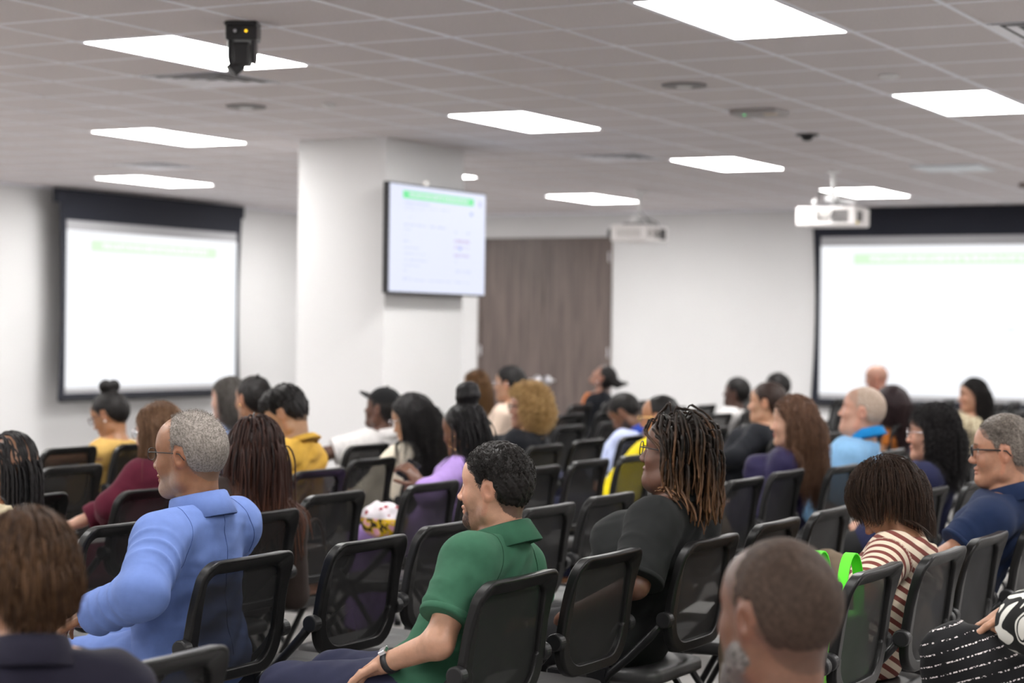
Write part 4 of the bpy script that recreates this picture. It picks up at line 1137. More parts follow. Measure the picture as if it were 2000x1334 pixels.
            rr = rng.uniform(0, 1, len(Vh))
            st = (.5+.5*np.sin(((Vh-H)@R)[:, 1]*hair['streak']+((Vh-H)@R)[:, 0]*80)) if hair.get('streak') else rr
            f = np.clip(rr*.5+st*.5, 0, 1)[:, None]*hair.get('mix', .5)
            hobj = link('hair', mesh_np('hair', Vh, Qh, True, c1*(1-f)+c2*f), hm, root)
        for S in hair.get('strands', []):
            n = S['n']; Pn, Nn = scalp_pts(n, HAIRLINE[S.get('line', hair.get('line', 'short'))], rng)
            if 'sel' in S: k = S['sel'](Pn); Pn, Nn = Pn[k], Nn[k]; n = len(Pn)
            Pn = Pn+Nn*S.get('root', 0)
            Lh = S['L']*rng.uniform(1-S.get('lv', .15), 1+S.get('lv', .15), n)*hs
            if 'Lfn' in S: Lh = Lh*S['Lfn'](Pn)
            O = grow(Pn, Nn, Lh, S.get('steps', 12), H, R, hs, cols if S.get('collide', True) else [], S.get('comb', (-.3, 0, -.2)), S.get('lift', .6), S.get('grav', 1.2), S.get('stiff', .6), S.get('jit', .15), rng, S.get('curl', (0, 0)), S.get('hug', .004), S.get('wave', (0, 0)), S.get('combfn'), None, S.get('press', .6), S.get('back', .8), S.get('stick'))
            k_ = O.shape[1]; t = np.linspace(0, 1, k_)[None, :, None]; f = rng.uniform(0, 1, (n, 1, 1)); tip = S.get('tip', None)
            cc = c1*(1-f*S.get('mix', .6))+c2*f*S.get('mix', .6); cc = np.broadcast_to(cc, (n, k_, 3)).copy()
            if tip is not None: g_ = np.clip((t-tip[0])/(1-tip[0]), 0, 1)*(.4+.6*f); cc = cc*(1-g_)+np.array(tip[1])*g_
            ob = strand_mesh(S.get('name', 'hair_strands'), O, S['r']*(rng.uniform(.8, 1.2, (n, 1))), S.get('sides', 3), cc, hm, hobj or root, S.get('bumps', 0), S.get('taper', .3))
    # --- accessories --------------------------------------------------------
    PH = lambda *p: H+R@(np.array(p)*hs)
    if glasses:
        gm = glasses.get('m', m_black); rw, rh = glasses.get('w', .024), glasses.get('h', .017); t_ = glasses.get('t', .0014)
        fr = MB()
        for y in (1, -1):
            pts = []
            for k in range(24):
                a = 2*PI*k/24; e_ = .75
                cx = math.copysign(abs(math.cos(a))**e_, math.cos(a))*rw; cz = math.copysign(abs(math.sin(a))**e_, math.sin(a))*rh
                pts.append(PH(.108-abs(.033*y+cx*y)*.12, y*.034+cx, .008+cz))
            fr.tube(pts, t_*hs, 6, closed=True)
            fr.tube([PH(.1, y*.058, .014), PH(.085, y*.071, .015), PH(.03, y*.078, .013), PH(-.012, y*.0835, .010), PH(-.028, y*.082, -.008)], t_*1.25*hs, 6)
        fr.tube([PH(.106, -.011, .012), PH(.110, 0, .014), PH(.106, .011, .012)], t_*hs, 6)
        fo = fr.build('glasses', gm, root, smooth=True)
        ln = MB()
        for y in (1, -1):
            ring = []
            for k in range(20):
                a = 2*PI*k/20; cx = math.cos(a)*rw*.97; cz = math.sin(a)*rh*.97; ring.append(PH(.108-abs(.033*y+cx*y)*.12, y*.034+cx, .008+cz))
            ctr = PH(.1045, y*.034, .008); ln.add(ring+[ctr], [(k, (k+1) % 20, 20) for k in range(20)])
        ln.build('lens', m_lens2, fo, smooth=True)
    if ears:
        kind, em = ears[0], ears[1]
        sides = (1,) if len(ears) < 3 else ears[2]
        for y in sides:
            b = MB(); p = PH(-.005, y*.086, -.030)
            if kind == 'hoop':
                r = ears[3] if len(ears) > 3 else .022
                b.tube([p+np.array([r*math.sin(a), 0, -r+r*math.cos(a)]) for a in np.linspace(0, 2*PI, 24, endpoint=False)], .0016, 6, closed=True)
            else: b.ball(p, ears[3] if len(ears) > 3 else .006, 6)
            b.build('earring', em, root, smooth=True)
    info = dict(root=root, H=H, R=R, hs=hs, Nk=Nk, nb=nb, u=u, fwd=fwd, lat=lat, Sh=Sh, J=J, tc=tc, P=P, body=body, L=L, PH=PH, nr=nr, a0=a0)
    if extras: extras(info)
    return info
# ------------------------------------------------------------------ rows of chairs (hinge x, centre y)
KN_ = lambda v: v
CHAIRS = [
 # front of the picture
 (-2.60, 3.25, 'black mesh chair nearest the camera, cut by the bottom edge right of the dark blazer'),
 (-3.50, 4.80, 'black mesh chair behind the back of the man in the light blue blazer'),
 (-3.467, 5.41, 'empty black mesh chair between the blue blazer man and the green polo man'),
 (-2.62, 4.84, 'black mesh chair holding the man in the green polo'),
 (-2.655, 5.49, 'empty black mesh chair between the green polo man and the person with locs in black'),
 (-2.57, 6.09, 'black mesh chair holding the person with locs in a black shirt'),
 (-1.848, 5.595, 'black mesh chair in front of the green tote handles'),
 (-1.807, 6.14, 'black mesh chair holding the woman in the striped top'),
 (-1.82, 6.72, 'black mesh chair between the striped top and the navy polo'),
 (-1.78, 7.29, 'black mesh chair holding the man in the navy polo'),
 (-1.84, 5.02, 'black mesh chair hidden behind the blurred bald head'),
 # second rows
 (-4.42, 5.37, 'black mesh chair seen past the left arm of the blue blazer'),
 (-4.28, 5.97, 'black mesh chair holding the woman with long brown locs'),
 (-4.53, 6.82, 'empty black mesh chair holding a brown handbag'),
 (-4.49, 7.54, 'black mesh chair in front of the floral bag'),
 (-4.54, 8.14, 'black mesh chair holding the woman in the lilac top'),
 (-3.52, 6.02, 'black mesh chair directly left of the green polo collar'),
 (-3.55, 6.82, 'black mesh chair behind the right shoulder of the green polo'),
 (-3.58, 7.44, 'black mesh chair left of the black shirt with a light blue knee seen through it'),
 (-2.60, 6.77, 'black mesh chair above the blurred bald head, left one of two'),
 (-2.60, 7.37, 'black mesh chair above the blurred bald head, right one of two'),
 (-3.45, 8.61, 'black mesh chair nearest the papers, right of the locs'),
 (-3.48, 9.24, 'black mesh chair standing in front of the auburn hair, left of two'),
 (-3.38, 9.80, 'black mesh chair holding the woman with long auburn hair'),
 (-3.34, 10.50, 'black mesh chair holding the man in the sky blue polo'),
 (-2.57, 8.61, 'black mesh chair holding the woman with curly black hair in navy'),
 (-2.52, 9.18, 'black mesh chair right of the curly haired woman in navy'),
 (-2.50, 9.76, 'black mesh chair left of the grey haired man, farther one'),
 (-4.58, 8.72, 'black mesh chair right of the green polo man\'s hair'),
 (-4.60, 9.33, 'black mesh chair in the middle with a dark bag seen through it'),
 (-4.60, 9.92, 'black mesh chair left of the yellow shirt'),
 (-4.65, 10.52, 'black mesh chair holding the man with glasses in a yellow shirt'),
 (-4.60, 12.20, 'black mesh chair holding the person in the black jacket with grey trim'),
 # left block
 (-5.25, 6.55, 'black mesh chair holding the woman in maroon'),
 (-5.42, 6.00, 'black mesh chair left of the maroon sleeve, lowest of three'),
 (-6.38, 7.36, 'black mesh chair left of the maroon sleeve, middle of three'),
 (-7.34, 8.46, 'black mesh chair against the white wall, topmost of three at left'),
 (-7.30, 9.02, 'black mesh chair holding the woman in the mustard sleeveless top'),
 (-5.33, 7.90, 'black mesh chair holding the curly haired man in yellow'),
 (-5.55, 8.72, 'black mesh chair with pale trousers seen through its mesh'),
 (-5.56, 9.34, 'black mesh chair holding the woman in the cream knit'),
 (-6.25, 9.78, 'black mesh chair holding the man in the black cap'),
 (-5.40, 10.37, 'black mesh chair holding the woman with curly blonde hair'),
 (-7.25, 10.05, 'black mesh chair holding the grey haired person'),
 (-6.55, 9.22, 'black mesh chair behind the curly haired man in yellow'),
 (-5.38, 5.42, 'black mesh chair holding the woman with braids at the left edge'),
]
for (kx, y, lab) in CHAIRS: chair(kx, y, lab)
# blurred far block
FAR = []
for r, (kx, ys) in enumerate(((-5.45, (11.05, 11.75, 12.4, 13.1, 13.8, 14.5)), (-6.35, (12.6, 13.3, 14.0, 14.7, 15.4, 16.1)), (-7.2, (12.9, 13.6, 14.3, 15.0, 15.7, 16.4, 17.1)),
                              (-8.1, (14.9, 15.6, 16.3, 17.0, 17.6, 18.2)), (-4.55, (13.0, 13.9, 14.6, 15.3)), (-3.6, (11.3, 12.0, 12.7, 13.4)), (-5.9, (17.3, 17.95, 18.6, 19.25, 19.9, 20.55)), (-5.2, (19.2, 19.85, 20.5)), (-7.75, (19.6, 20.3)), (-4.5, (16.6, 17.25, 17.9, 18.5)), (-6.85, (18.0, 18.7, 19.9, 20.6)), (-2.6, (10.3, 11.0, 11.7)))):
    for k, y in enumerate(ys): FAR.append((kx, y))
for (kx, y) in FAR: chair(kx, y, 'blurred dark chair in the far rows before the far wall', group='blurred chairs in the far rows')
# ------------------------------------------------------------------ the audience
BLK = (.006, .0055, .006); BLK2 = (.022, .018, .016)
DK = (.105, .050, .030); MB_ = (.225, .105, .058); TAN = (.42, .23, .145); LT = (.56, .35, .27)
def extra_mesh(fn): return fn
# --- hair recipes
def H_short(c, n=1500, L=.012, **k):
    d = dict(c=c, line='short', th=.007, topth=.010, noise=.002, nf=60, mix=.6, paint=.85, strands=[dict(n=n, L=L, r=.0008, steps=3, lift=.8, comb=(-.3, 0, -.2), grav=.4, jit=.4, root=.005, mix=.8, collide=False)]); d.update(k); return d
def H_long(c, L=.36, n=2200, r=.0011, th=.012, wave=(0, 0), curl=(0, 0), **k):
    d = dict(c=c, line='long', th=th, noise=.003, nf=25, mix=.4, paint=.9, strands=[dict(n=n, L=L, r=r, steps=14, lift=.15, comb=(-.55, 0, .0), grav=1.4, stiff=.6, jit=.12, root=th*.7, mix=.9, wave=wave, curl=curl, hug=.006)]); d.update(k); return d
def H_up(c, bun, **k):
    d = dict(c=c, line='short', th=.008, noise=.0012, nf=50, mix=.5, paint=.9, blobs=bun); d.update(k); return d

# man in the light blue blazer
m_seamb = cloth_mat('blue seam', (.045, .085, .24))
m_seamg = cloth_mat('green seam', (.006, .040, .018))
m_blazer = cloth_mat('blue blazer wool', (.112, .175, .41), .8, 1)
def ex_blazer(i):
    E, W = i['J'][1]; d = (W-E)/np.linalg.norm(W-E)
    MB().tube([W-d*.035, W-d*.008], [.0375, .0375], 24).build('shirt_cuff', cloth_mat('pale shirt cotton', (.62, .64, .82)), i['root'], smooth=True)
    b = MB(); b.tube([W+d*.000, W+d*.016], [.0350, .0340], 28); o = b.build('wristwatch', m_silver, i['root'], smooth=True)
    sd = np.cross(d, [0, 0, 1.]); sd /= np.linalg.norm(sd); up = np.cross(sd, d)
    MB().cyl(W+d*.008+up*.03, W+d*.008+up*.043, .019, 24).build('watch_face', m_silver, o, smooth=False)
    for k in range(3): MB().ball(E+(W-E)*(.84-.06*k)-up*.020+sd*(.042 if sd[1] > 0 else -.042), (.006, .006, .006), 6).build('cuff_button', m_black, i['root'], smooth=True)
person('man with short grey hair, glasses and light blue blazer seated at left, looking left', (-3.70, 4.88), (-3.72, 4.86, 1.172), 4, hy=4, hp=2, hs=1.07, w=1.28, belly=.03,
       skin=(.27, .125, .062), tier=0, top=dict(m=m_blazer, name='blazer', off=.020, sleeve=1.93, fold=.004, armfold=.0085, collar=dict(h=.040, drop=.03, gap=70, tilt=10), hem=.44, sloose=.004, seam=m_seamb, backseam=True),
       legs=dict(m=m_blazer), hair=dict(c=[(.105, .090, .078), (.28, .25, .225)], line='recede', th=.005, noise=.001, nf=90, mix=1, matte=True, paint=.55, brow=(.08, .06, .05),
       strands=[dict(n=5200, L=.0055, r=.00040, steps=2, lift=1.2, comb=(-.5, 0, -.3), grav=.2, jit=.5, root=.004, mix=1, sides=3, collide=False)]),
       beard=dict(c=(.28, .24, .21), f=.42), glasses=dict(m=m_black, w=.026, h=.017, t=.0012), arms=dict(eL=(-3.61, 4.50, .800), wL=(-3.825, 4.53, .715), eR=(-3.85, 5.16, .80), wR=(-4.05, 5.0, .68)),
       hands=dict(L=dict(d=(1, -.1, -.35), curl=30)), neckr=1.08, extras=ex_blazer)
# man in the green polo
m_green = cloth_mat('green pique cotton', (.028, .098, .056), .9, 1)
m_navytr = cloth_mat('navy trouser cotton', (.018, .020, .045), .85)
def ex_green(i):
    E, W = i['J'][1]; d = (W-E)/np.linalg.norm(W-E); c = W-d*.02
    o = MB().tube([c-d*.010, c+d*.010], [.0345, .034], 28).build('wristwatch', m_black, i['root'], smooth=True)
    sd = np.cross(d, [0, 0, 1.]); sd /= np.linalg.norm(sd); up = np.cross(sd, d); up = up*(1 if up[2] > 0 else -1)
    f = (up*.9+np.array([.3, .6, 0])); f -= d*(f@d); f /= np.linalg.norm(f)
    MB().cyl(c+f*.030, c+f*.043, .018, 4).build('watch_face', m_silver, o, bevel=.003)
person('young man with curly black hair in a green polo shirt seated in the centre', (-2.84, 4.86), (-2.70, 4.93, 1.118), 0, hy=7, hp=0, hs=.98, w=1.03, belly=-.025,
       skin=(.50, .285, .19), tier=0, top=dict(m=m_green, name='polo_shirt', off=.014, sleeve=.72, sloose=.014, fold=.004, armfold=.004, collar=dict(h=.040, drop=.020, gap=60, tilt=16), cuff=True, hem=.47, seam=m_seamg),
       legs=dict(m=m_navytr, off=.016), hair=dict(c=[(.006, .005, .005), (.020, .016, .014)], line='short', th=.007, topth=.016, noise=.003, nf=45, mix=.5, paint=.85, brow=(.01, .008, .007),
       strands=[dict(n=4200, L=.028, r=.0008, steps=8, lift=.9, comb=(-.2, 0, .1), grav=.3, jit=.6, root=.008, curl=(.0032, 1.3), mix=.9, sides=3, collide=False, sel=lambda P: P[:, 2] > .045),
                dict(n=1500, L=.008, r=.0006, steps=3, lift=.5, comb=(-.3, 0, -.6), grav=.6, jit=.3, root=.006, mix=.9, sides=3, collide=False)]),
       beard=dict(c=(.030, .018, .014), f=.9, side=.35), arms=dict(eL=(-2.70, 4.62, .722), wL=(-2.885, 4.655, .648), eR=(-2.72, 5.20, .74), wR=(-2.95, 5.08, .64)),
       hands=dict(L=dict(d=(1, -.35, -.45), curl=30)), extras=ex_green)
# person with locs in black
m_blk = cloth_mat('black cotton knit', (.009, .010, .010), .85)
m_blkt = cloth_mat('black trouser cotton', (.007, .007, .008), .8)
person('person with brown tipped locs, round glasses and a black shirt seated right of centre', (-2.81, 6.08), (-2.66, 6.11, 1.158), 0, hy=6, hp=-6, hs=1.07, sex='f', w=1.28, belly=.09, bust=.07, fat=.008,
       skin=(.13, .062, .040), tier=0, top=dict(m=m_blk, name='black_shirt', off=.016, sleeve=.93, sloose=.018, fold=.005, armfold=.005, cuff=True, line=.028, hem=.46, collar=dict(h=.022, drop=.0, gap=60, tilt=12)),
       legs=dict(m=m_blkt, off=.014), hair=dict(c=[(.006, .005, .004), (.020, .010, .006)], line='long', th=.005, noise=.002, nf=50, mix=.4, paint=.8,
       strands=[dict(name='locs', n=200, L=.245, r=.0047, steps=24, lift=.35, comb=(-.30, 0, .15), grav=1.25, stiff=.62, jit=.20, root=.004, hug=.011, press=.5, back=.6, Lfn=lambda P: np.clip(.70+(P[:, 2]-.0)*2.6, .5, 1), bumps=16, sides=6, taper=.55, mix=.7, tip=(.25, (.15, .072, .034)), wave=(.007, 1.4), lv=.25)]),
       glasses=dict(m=m_black, w=.025, h=.021, t=.0018), arms=dict(eL=(-2.66, 5.80, .755), wL=(-2.88, 5.86, .655), eR=(-2.72, 6.44, .77), wR=(-2.95, 6.3, .66)), ears=('ball', m_silver))
# woman in the striped top
m_stripe = cloth_mat('cream and brick striped jersey', (.66, .56, .44), .9, 1, 'stripes', (.165, .045, .036))
m_khaki = cloth_mat('khaki trousers', (.30, .23, .165), .85)
person('woman with a dark brown bob bowing her head, cream and brick striped top', (-2.03, 6.18), (-1.985, 6.31, 1.010), -12, hy=20, hp=38, hr=0, hs=1.02, sex='f', w=.98, skin=(.42, .22, .13), tier=0,
       top=dict(m=m_stripe, name='striped_top', off=.014, sleeve=.88, sloose=.010, fold=.005, armfold=.003, line=.030), legs=dict(m=m_khaki, off=.018),
       hair=dict(c=[(.012, .007, .005), (.050, .026, .016)], line='short', th=.013, topth=.016, noise=.002, nf=25, mix=.5, paint=.9,
       strands=[dict(n=4600, L=.100, r=.0009, steps=14, lift=.1, comb=(-.2, 0, .0), grav=1.3, stiff=.62, jit=.08, root=.014, mix=1, hug=.012, sides=3, back=.15, lv=.08)]),
       arms=dict(eL=(-1.95, 5.93, .76), wL=(-2.17, 6.0, .66), eR=(-2.05, 6.46, .78), wR=(-2.3, 6.3, .66)), knees={1: (.40, .08, .53), -1: (.42, -.12, .55)})
# man in the navy polo
m_navy = cloth_mat('navy pique cotton', (.009, .020, .060), .9, 1)
m_shirtnavy = cloth_mat('deep navy cotton', (.012, .014, .045), .9)
person('man with short grey hair, dark glasses and navy polo at the right edge', (-2.02, 7.26), (-1.86, 7.25, 1.142), 0, hy=14, hp=2, hs=1.05, w=1.08, belly=.02, skin=(.48, .255, .165), tier=0,
       top=dict(m=m_navy, name='polo_shirt', off=.016, sleeve=.80, sloose=.016, fold=.005, armfold=.004, cuff=True, collar=dict(h=.034, drop=.022, gap=60, tilt=14)), legs=dict(m=m_khaki), knees={1: (.42, .12, .53), -1: (.55, -.10, .655)}, shrug=-.02,
       hair=dict(c=[(.07, .055, .046), (.23, .20, .175)], line='short', th=.006, topth=.014, noise=.002, nf=60, mix=1, paint=.6, brow=(.12, .08, .05),
       strands=[dict(n=2600, L=.022, r=.0007, steps=5, lift=.8, comb=(.2, 0, .2), grav=.3, jit=.45, root=.008, mix=1, collide=False, curl=(.0015, 1), sel=lambda P: P[:, 2] > .05), dict(n=2000, L=.007, r=.0005, steps=2, lift=.6, comb=(-.3, 0, -.4), grav=.3, jit=.4, root=.005, mix=1, collide=False)]),
       glasses=dict(m=m_black, w=.025, h=.017, t=.0024), arms=dict(eL=(-1.97, 6.98, .785), wL=(-2.20, 7.08, .70), eR=(-2.0, 7.6, .78), wR=(-2.2, 7.4, .68)), hands=dict(L=dict(d=(1, -.2, -.3), curl=25)))
# blurred heads nearest the camera
m_dknavy = cloth_mat('black navy blazer', (.010, .009, .020), .85)
person('person seen from behind at bottom left, brown bob, pearl earring, dark blazer', (-2.56, 2.79), (-2.474, 2.759, 1.106), -42, hy=10, hp=4, hs=.92, sex='f', w=1.12, skin=TAN, tier=1,
       top=dict(m=m_dknavy, name='blazer', off=.022, sleeve=1.9, fold=.004, collar=dict(h=.03, drop=.02, gap=60, tilt=10)), legs=dict(m=m_blkt),
       hair=dict(c=[(.016, .007, .004), (.115, .060, .030)], line='short', th=.009, noise=.003, nf=25, mix=.6, paint=.8, strands=[dict(n=3000, L=.060, r=.0013, steps=8, lift=.1, comb=(-.3, 0, -.1), grav=1.2, stiff=.6, jit=.12, root=.010, mix=1, hug=.006, collide=False, back=0)]),
       ears=('ball', m_pearl, (-1, 1), .011), eyes=False)
def ex_beard(i):
    H, R, hs = i['H'], i['R'], i['hs']; P = lambda *p: H+R@(np.array(p)*hs)
    g = Vol(*[np.arange(a, b, .006, dtype=np.float32) for a, b in zip(H-.2, H+.17)])
    g.cone(P(.010, .052, -.060), P(.066, .012, -.100),   .034*hs, .036*hs, .02); g.cone(P(.010, -.052, -.060), P(.066, -.012, -.100), .034*hs, .036*hs, .02); g.ell(P(.074, 0, -.118), np.array((.042, .042, .040))*hs, R, .02)
    g.displace(lambda X, Y, Z: wav(X, Y, Z, 30, .003, 3)); V, Q = g.nets(0)
    r_ = np.random.default_rng(2).uniform(0, 1, len(V))[:, None]; C = np.array([.020, .018, .017])*(1-r_)+np.array([.20, .18, .17])*r_
    link('beard', mesh_np('beard', V, Q, True, C), m_hairm, i['root'])
m_pinkstripe = cloth_mat('pink striped shirt', (.68, .42, .46), .85)
person('blurred close cropped man with grey beard and pink shirt, nearest at bottom right', (-1.22, 3.33), (-1.26, 3.36, 1.062), -32, hy=6, hp=0, hs=1.13, w=1.08, skin=(.165, .080, .048), tier=1, fat=.006,
       top=dict(m=m_pinkstripe, name='shirt', off=.016, sleeve=1.9, collar=dict(h=.036, drop=.03, gap=60, tilt=8)), legs=dict(m=m_navytr),
       hair=dict(c=[(.024, .015, .011), (.060, .038, .027)], line='short', th=.0035, noise=.0012, nf=30, mix=1, matte=True, paint=.5), beard=dict(c=(.06, .052, .048), f=.85), shrug=-.02, neckr=1.1, extras=ex_beard)
# person at the right edge with crossed patterned trousers
m_blot = cloth_mat('black and white blotted cotton', (.012, .012, .012), .85, 0, 'blots', (.66, .65, .60))
m_dash = cloth_mat('black cotton with dotted white lines', (.006, .006, .007), .85, 0, 'dashes', (.72, .66, .66))
person('person cut by the right edge in a black and white top and dotted black trousers', (-1.02, 5.32), (-1.00, 5.36, 1.16), 8, sex='f', w=1.1, bust=.03, skin=TAN, tier=1,
       top=dict(m=m_blot, name='blouse', off=.020, sleeve=1.2, sloose=.02, fold=.006), legs=dict(m=m_dash, off=.030, fold=.007), hair=H_long([BLK, BLK2], .2, 900),
       arms=dict(eL=(-1.22, 5.08, .84), wL=(-1.33, 5.24, .83), eR=(-1.2, 5.6, .82), wR=(-1.33, 5.40, .83)), hands=dict(L=dict(d=(1, -.4, -.45), curl=40, s=.9), R=dict(d=(1, .4, -.35), curl=40, s=.9)), knees={1: (.44, .05, .715), -1: (.40, -.10, .56)})

# --- left block
m_cream = cloth_mat('cream cotton', (.60, .52, .36), .9)
person('woman with long black braids and cornrows at the left edge, cream top', (-5.48, 5.72), (-5.30, 5.805, 1.015), 0, hy=-8, hp=2, hs=1.08, sex='f', w=1.1, skin=(.26, .125, .065), tier=0,
       top=dict(m=m_cream, name='blouse', off=.020, sleeve=1.9, fold=.005), legs=dict(m=m_khaki),
       hair=dict(c=[BLK, (.018, .014, .014)], line='long', th=0, paint=.25, mix=.5,
       strands=[dict(name='braids', n=120, L=.44, r=.0045, steps=44, lift=.0, comb=(-1.1, 0, .0), grav=1.2, stiff=.7, jit=.02, root=.002, hug=.002, press=.95, stick=-.035, back=0, bumps=55, sides=6, taper=.6, mix=.5, lv=.08)]),
       ears=('hoop', m_gold, (1,), .026))
m_maroon = cloth_mat('maroon knit', (.085, .010, .024), .95)
person('woman with half up brown hair and clear glasses in a maroon dress', (-5.28, 6.76), (-5.45, 6.90, 1.090), 0, hy=-12, hp=4, hs=1.06, sex='f', w=1.12, bust=.03, skin=(.55, .33, .24), tier=1,
       top=dict(m=m_maroon, name='dress_top', off=.020, sleeve=1.9, fold=.006, armfold=.006), legs=dict(m=m_maroon, off=.03, long=False, skirt=.42, name='dress_skirt'),
       hair=H_long([(.085, .042, .022), (.30, .175, .105)], .33, 2600, .0010, th=.014), glasses=dict(m=m_silver, w=.025, h=.020, t=.0018), ears=('hoop', m_gold, (1,), .012),
       arms=dict(eL=(-5.49, 6.63, .80), wL=(-5.66, 6.82, .74), eR=(-5.6, 7.0, .82), wR=(-5.8, 6.8, .70)))
m_must = cloth_mat('mustard linen', (.52, .33, .10), .9)
person('woman with a double top bun in a mustard sleeveless top, bowing her head', (-7.52, 8.93), (-7.42, 8.95, 1.045), 0, hy=10, hp=24, hs=1.08, sex='f', w=1.05, skin=(.36, .18, .09), tier=1,
       top=dict(m=m_must, name='sleeveless_top', off=.012, sleeve=0), legs=dict(m=m_blkt), hair=H_up([BLK, BLK2], [('e', (-.045, .022, .150), (.036, .036, .034)), ('e', (-.062, -.028, .142), (.036, .034, .034))], noise=.002),
       glasses=dict(m=mat('brown spectacle frame', (.08, .03, .02), .4), w=.026, h=.020, t=.002), ears=('ball', m_pearl, (1,), .007), arms=dict(eL=(-7.60, 8.68, .80), wL=(-7.85, 8.75, .74)))
m_ltblue = cloth_mat('light blue cotton', (.36, .45, .70), .85)
person('person with long grey and dark hair and a light blue collar', (-7.60, 10.05), (-7.40, 10.05, 1.105), 0, hy=2, hs=1.08, w=1.0, skin=LT, tier=1, top=dict(m=m_ltblue, sleeve=1.9, collar=dict()), legs=dict(m=m_navytr),
       hair=H_long([(.028, .024, .022), (.22, .20, .185)], .17, 1800, .0012, th=.016, wave=(.012, 2)))
person('woman with dark pinned up hair and earring left of the curly haired man in yellow', (-6.70, 9.28), (-6.62, 9.22, 1.150), 0, hy=-18, hs=1.08, sex='f', w=1, skin=(.38, .20, .12), tier=2, top=dict(m=m_dknavy, sleeve=1.9), legs=dict(m=m_navytr),
       hair=H_up([BLK, BLK2], [('e', (-.075, 0, .085), (.04, .035, .035)), ('c', (-.06, .02, .12), (-.085, .03, .135), .012, .006)], noise=.003), ears=('ball', m_gold, (1,), .006))
m_yel = cloth_mat('yellow shirt cotton', (.64, .38, .060), .85)
person('man with a curly black mop of hair and yellow shirt bowing his head', (-5.72, 8.02), (-5.60, 8.09, 1.135), 0, hy=8, hp=32, hs=1.04, w=1.05, skin=(.42, .24, .13), tier=1,
       top=dict(m=m_yel, name='shirt', off=.020, sleeve=1.9, fold=.008, armfold=.006, collar=dict(h=.022, drop=.002, gap=40, tilt=8)), legs=dict(m=m_navytr),
       hair=dict(c=[BLK, BLK2], line='short', th=.009, topth=.022, noise=.006, nf=22, mix=.5, paint=.75, blobs=[('e', (.03, 0, .095), (.075, .078, .045)), ('e', (.075, 0, .07), (.035, .06, .035)), ('e', (-.05, 0, .085), (.05, .075, .05))],
       strands=[dict(n=1500, L=.050, r=.0010, steps=9, lift=.8, comb=(.2, 0, .2), grav=.5, jit=.7, root=.022, curl=(.005, 1.6), mix=.8, collide=False, sel=lambda P: P[:, 2] > .05)]))
m_brtop = cloth_mat('dark taupe jersey', (.032, .022, .019), .9)
person('woman seen from behind with long brown locs and a dark taupe top', (-4.55, 6.13), (-4.48, 6.26, 1.080), -38, hy=-8, hp=6, hs=1.06, sex='f', w=1.12, skin=(.20, .10, .06), tier=1, top=dict(m=m_brtop, name='blouse', off=.022, sleeve=1.9), legs=dict(m=m_blkt),
       hair=dict(c=[(.008, .004, .004), (.040, .015, .010)], line='long', th=.010, noise=.004, nf=30, mix=.5, paint=1, strands=[dict(name='locs', n=420, L=.33, r=.0032, steps=20, lift=.3, comb=(-.3, 0, .1), grav=1.3, stiff=.6, jit=.14, root=.006, hug=.007, bumps=20, sides=5, taper=.5, mix=1, tip=(.5, (.11, .042, .022)), wave=(.006, 1.3), lv=.22)]), eyes=False)

# --- centre
def ex_cap(i):
    H, R, hs = i['H'], i['R'], i['hs']; P = lambda *p: H+R@(np.array(p)*hs)
    pts = [H-.17, H+.19]; g = Vol(*[np.arange(a, b, .005, dtype=np.float32) for a, b in zip(H-.17, H+.2)])
    g.ell(P(-.010, 0, .046), np.array((.104, .087, .090))*hs, R, .0)
    X, Y, Z = g.pts((slice(None),)*3); n = R@np.array([.10, 0, -1.]); n /= np.linalg.norm(n); p0 = P(0, 0, .052); g.F = np.maximum(g.F, ((X-p0[0])*n[0]+(Y-p0[1])*n[1]+(Z-p0[2])*n[2])).astype(np.float32)
    V, Q = g.nets(1); m = cloth_mat('black cap cotton', (.008, .008, .009)); c = link('cap', mesh_np('cap', V, Q, True), m, i['root'])
    V = []; F = []
    for a in range(9):
        for b in range(13):
            y = -.075+.15*b/12; fr = a/8; x0 = .080-(y/.075)**2*.035; x1 = .165-(y/.075)**2*.075; x = x0+(x1-x0)*fr; z = .058+.020*fr*(1) - 3.2*y*y*(.5+.5*fr)
            V.append(P(x, y, z+.004)); V.append(P(x, y, z))
    def ix(a, b, t): return (a*13+b)*2+t
    for a in range(8):
        for b in range(12):
            F.append((ix(a, b, 0), ix(a+1, b, 0), ix(a+1, b+1, 0), ix(a, b+1, 0))); F.append((ix(a, b+1, 1), ix(a+1, b+1, 1), ix(a+1, b, 1), ix(a, b, 1)))
    for b in range(12): F.append((ix(8, b, 0), ix(8, b, 1), ix(8, b+1, 1), ix(8, b+1, 0)))
    for a in range(8): F.append((ix(a, 0, 0), ix(a, 0, 1), ix(a+1, 0, 1), ix(a+1, 0, 0))); F.append((ix(a+1, 12, 0), ix(a+1, 12, 1), ix(a, 12, 1), ix(a, 12, 0)))
    MB().add(V, F).build('brim', m, c, smooth=True)
    MB().ball(P(-.010, 0, .137), .008, 6).build('cap_button', m, c, smooth=True)
m_white = cloth_mat('white pique cotton', (.72, .70, .69), .9)
person('man in a black baseball cap and white polo shirt in front of the column', (-6.68, 10.35), (-6.50, 10.41, 1.065), 0, hy=3, hp=-9, hs=1.05, w=1.08, skin=(.11, .052, .034), tier=1,
       top=dict(m=m_white, name='polo_shirt', off=.016, sleeve=.8, sloose=.014, cuff=True, collar=dict(h=.030, drop=.02)), legs=dict(m=m_khaki), hair=H_short([BLK, BLK2], 300, .005), extras=ex_cap, arms=dict(eL=(-6.68, 10.05, .80), wL=(-6.95, 10.12, .70)))
m_knit = cloth_mat('cream waffle knit', (.66, .60, .49), .95)
m_beige = cloth_mat('beige trousers', (.36, .31, .25), .9)
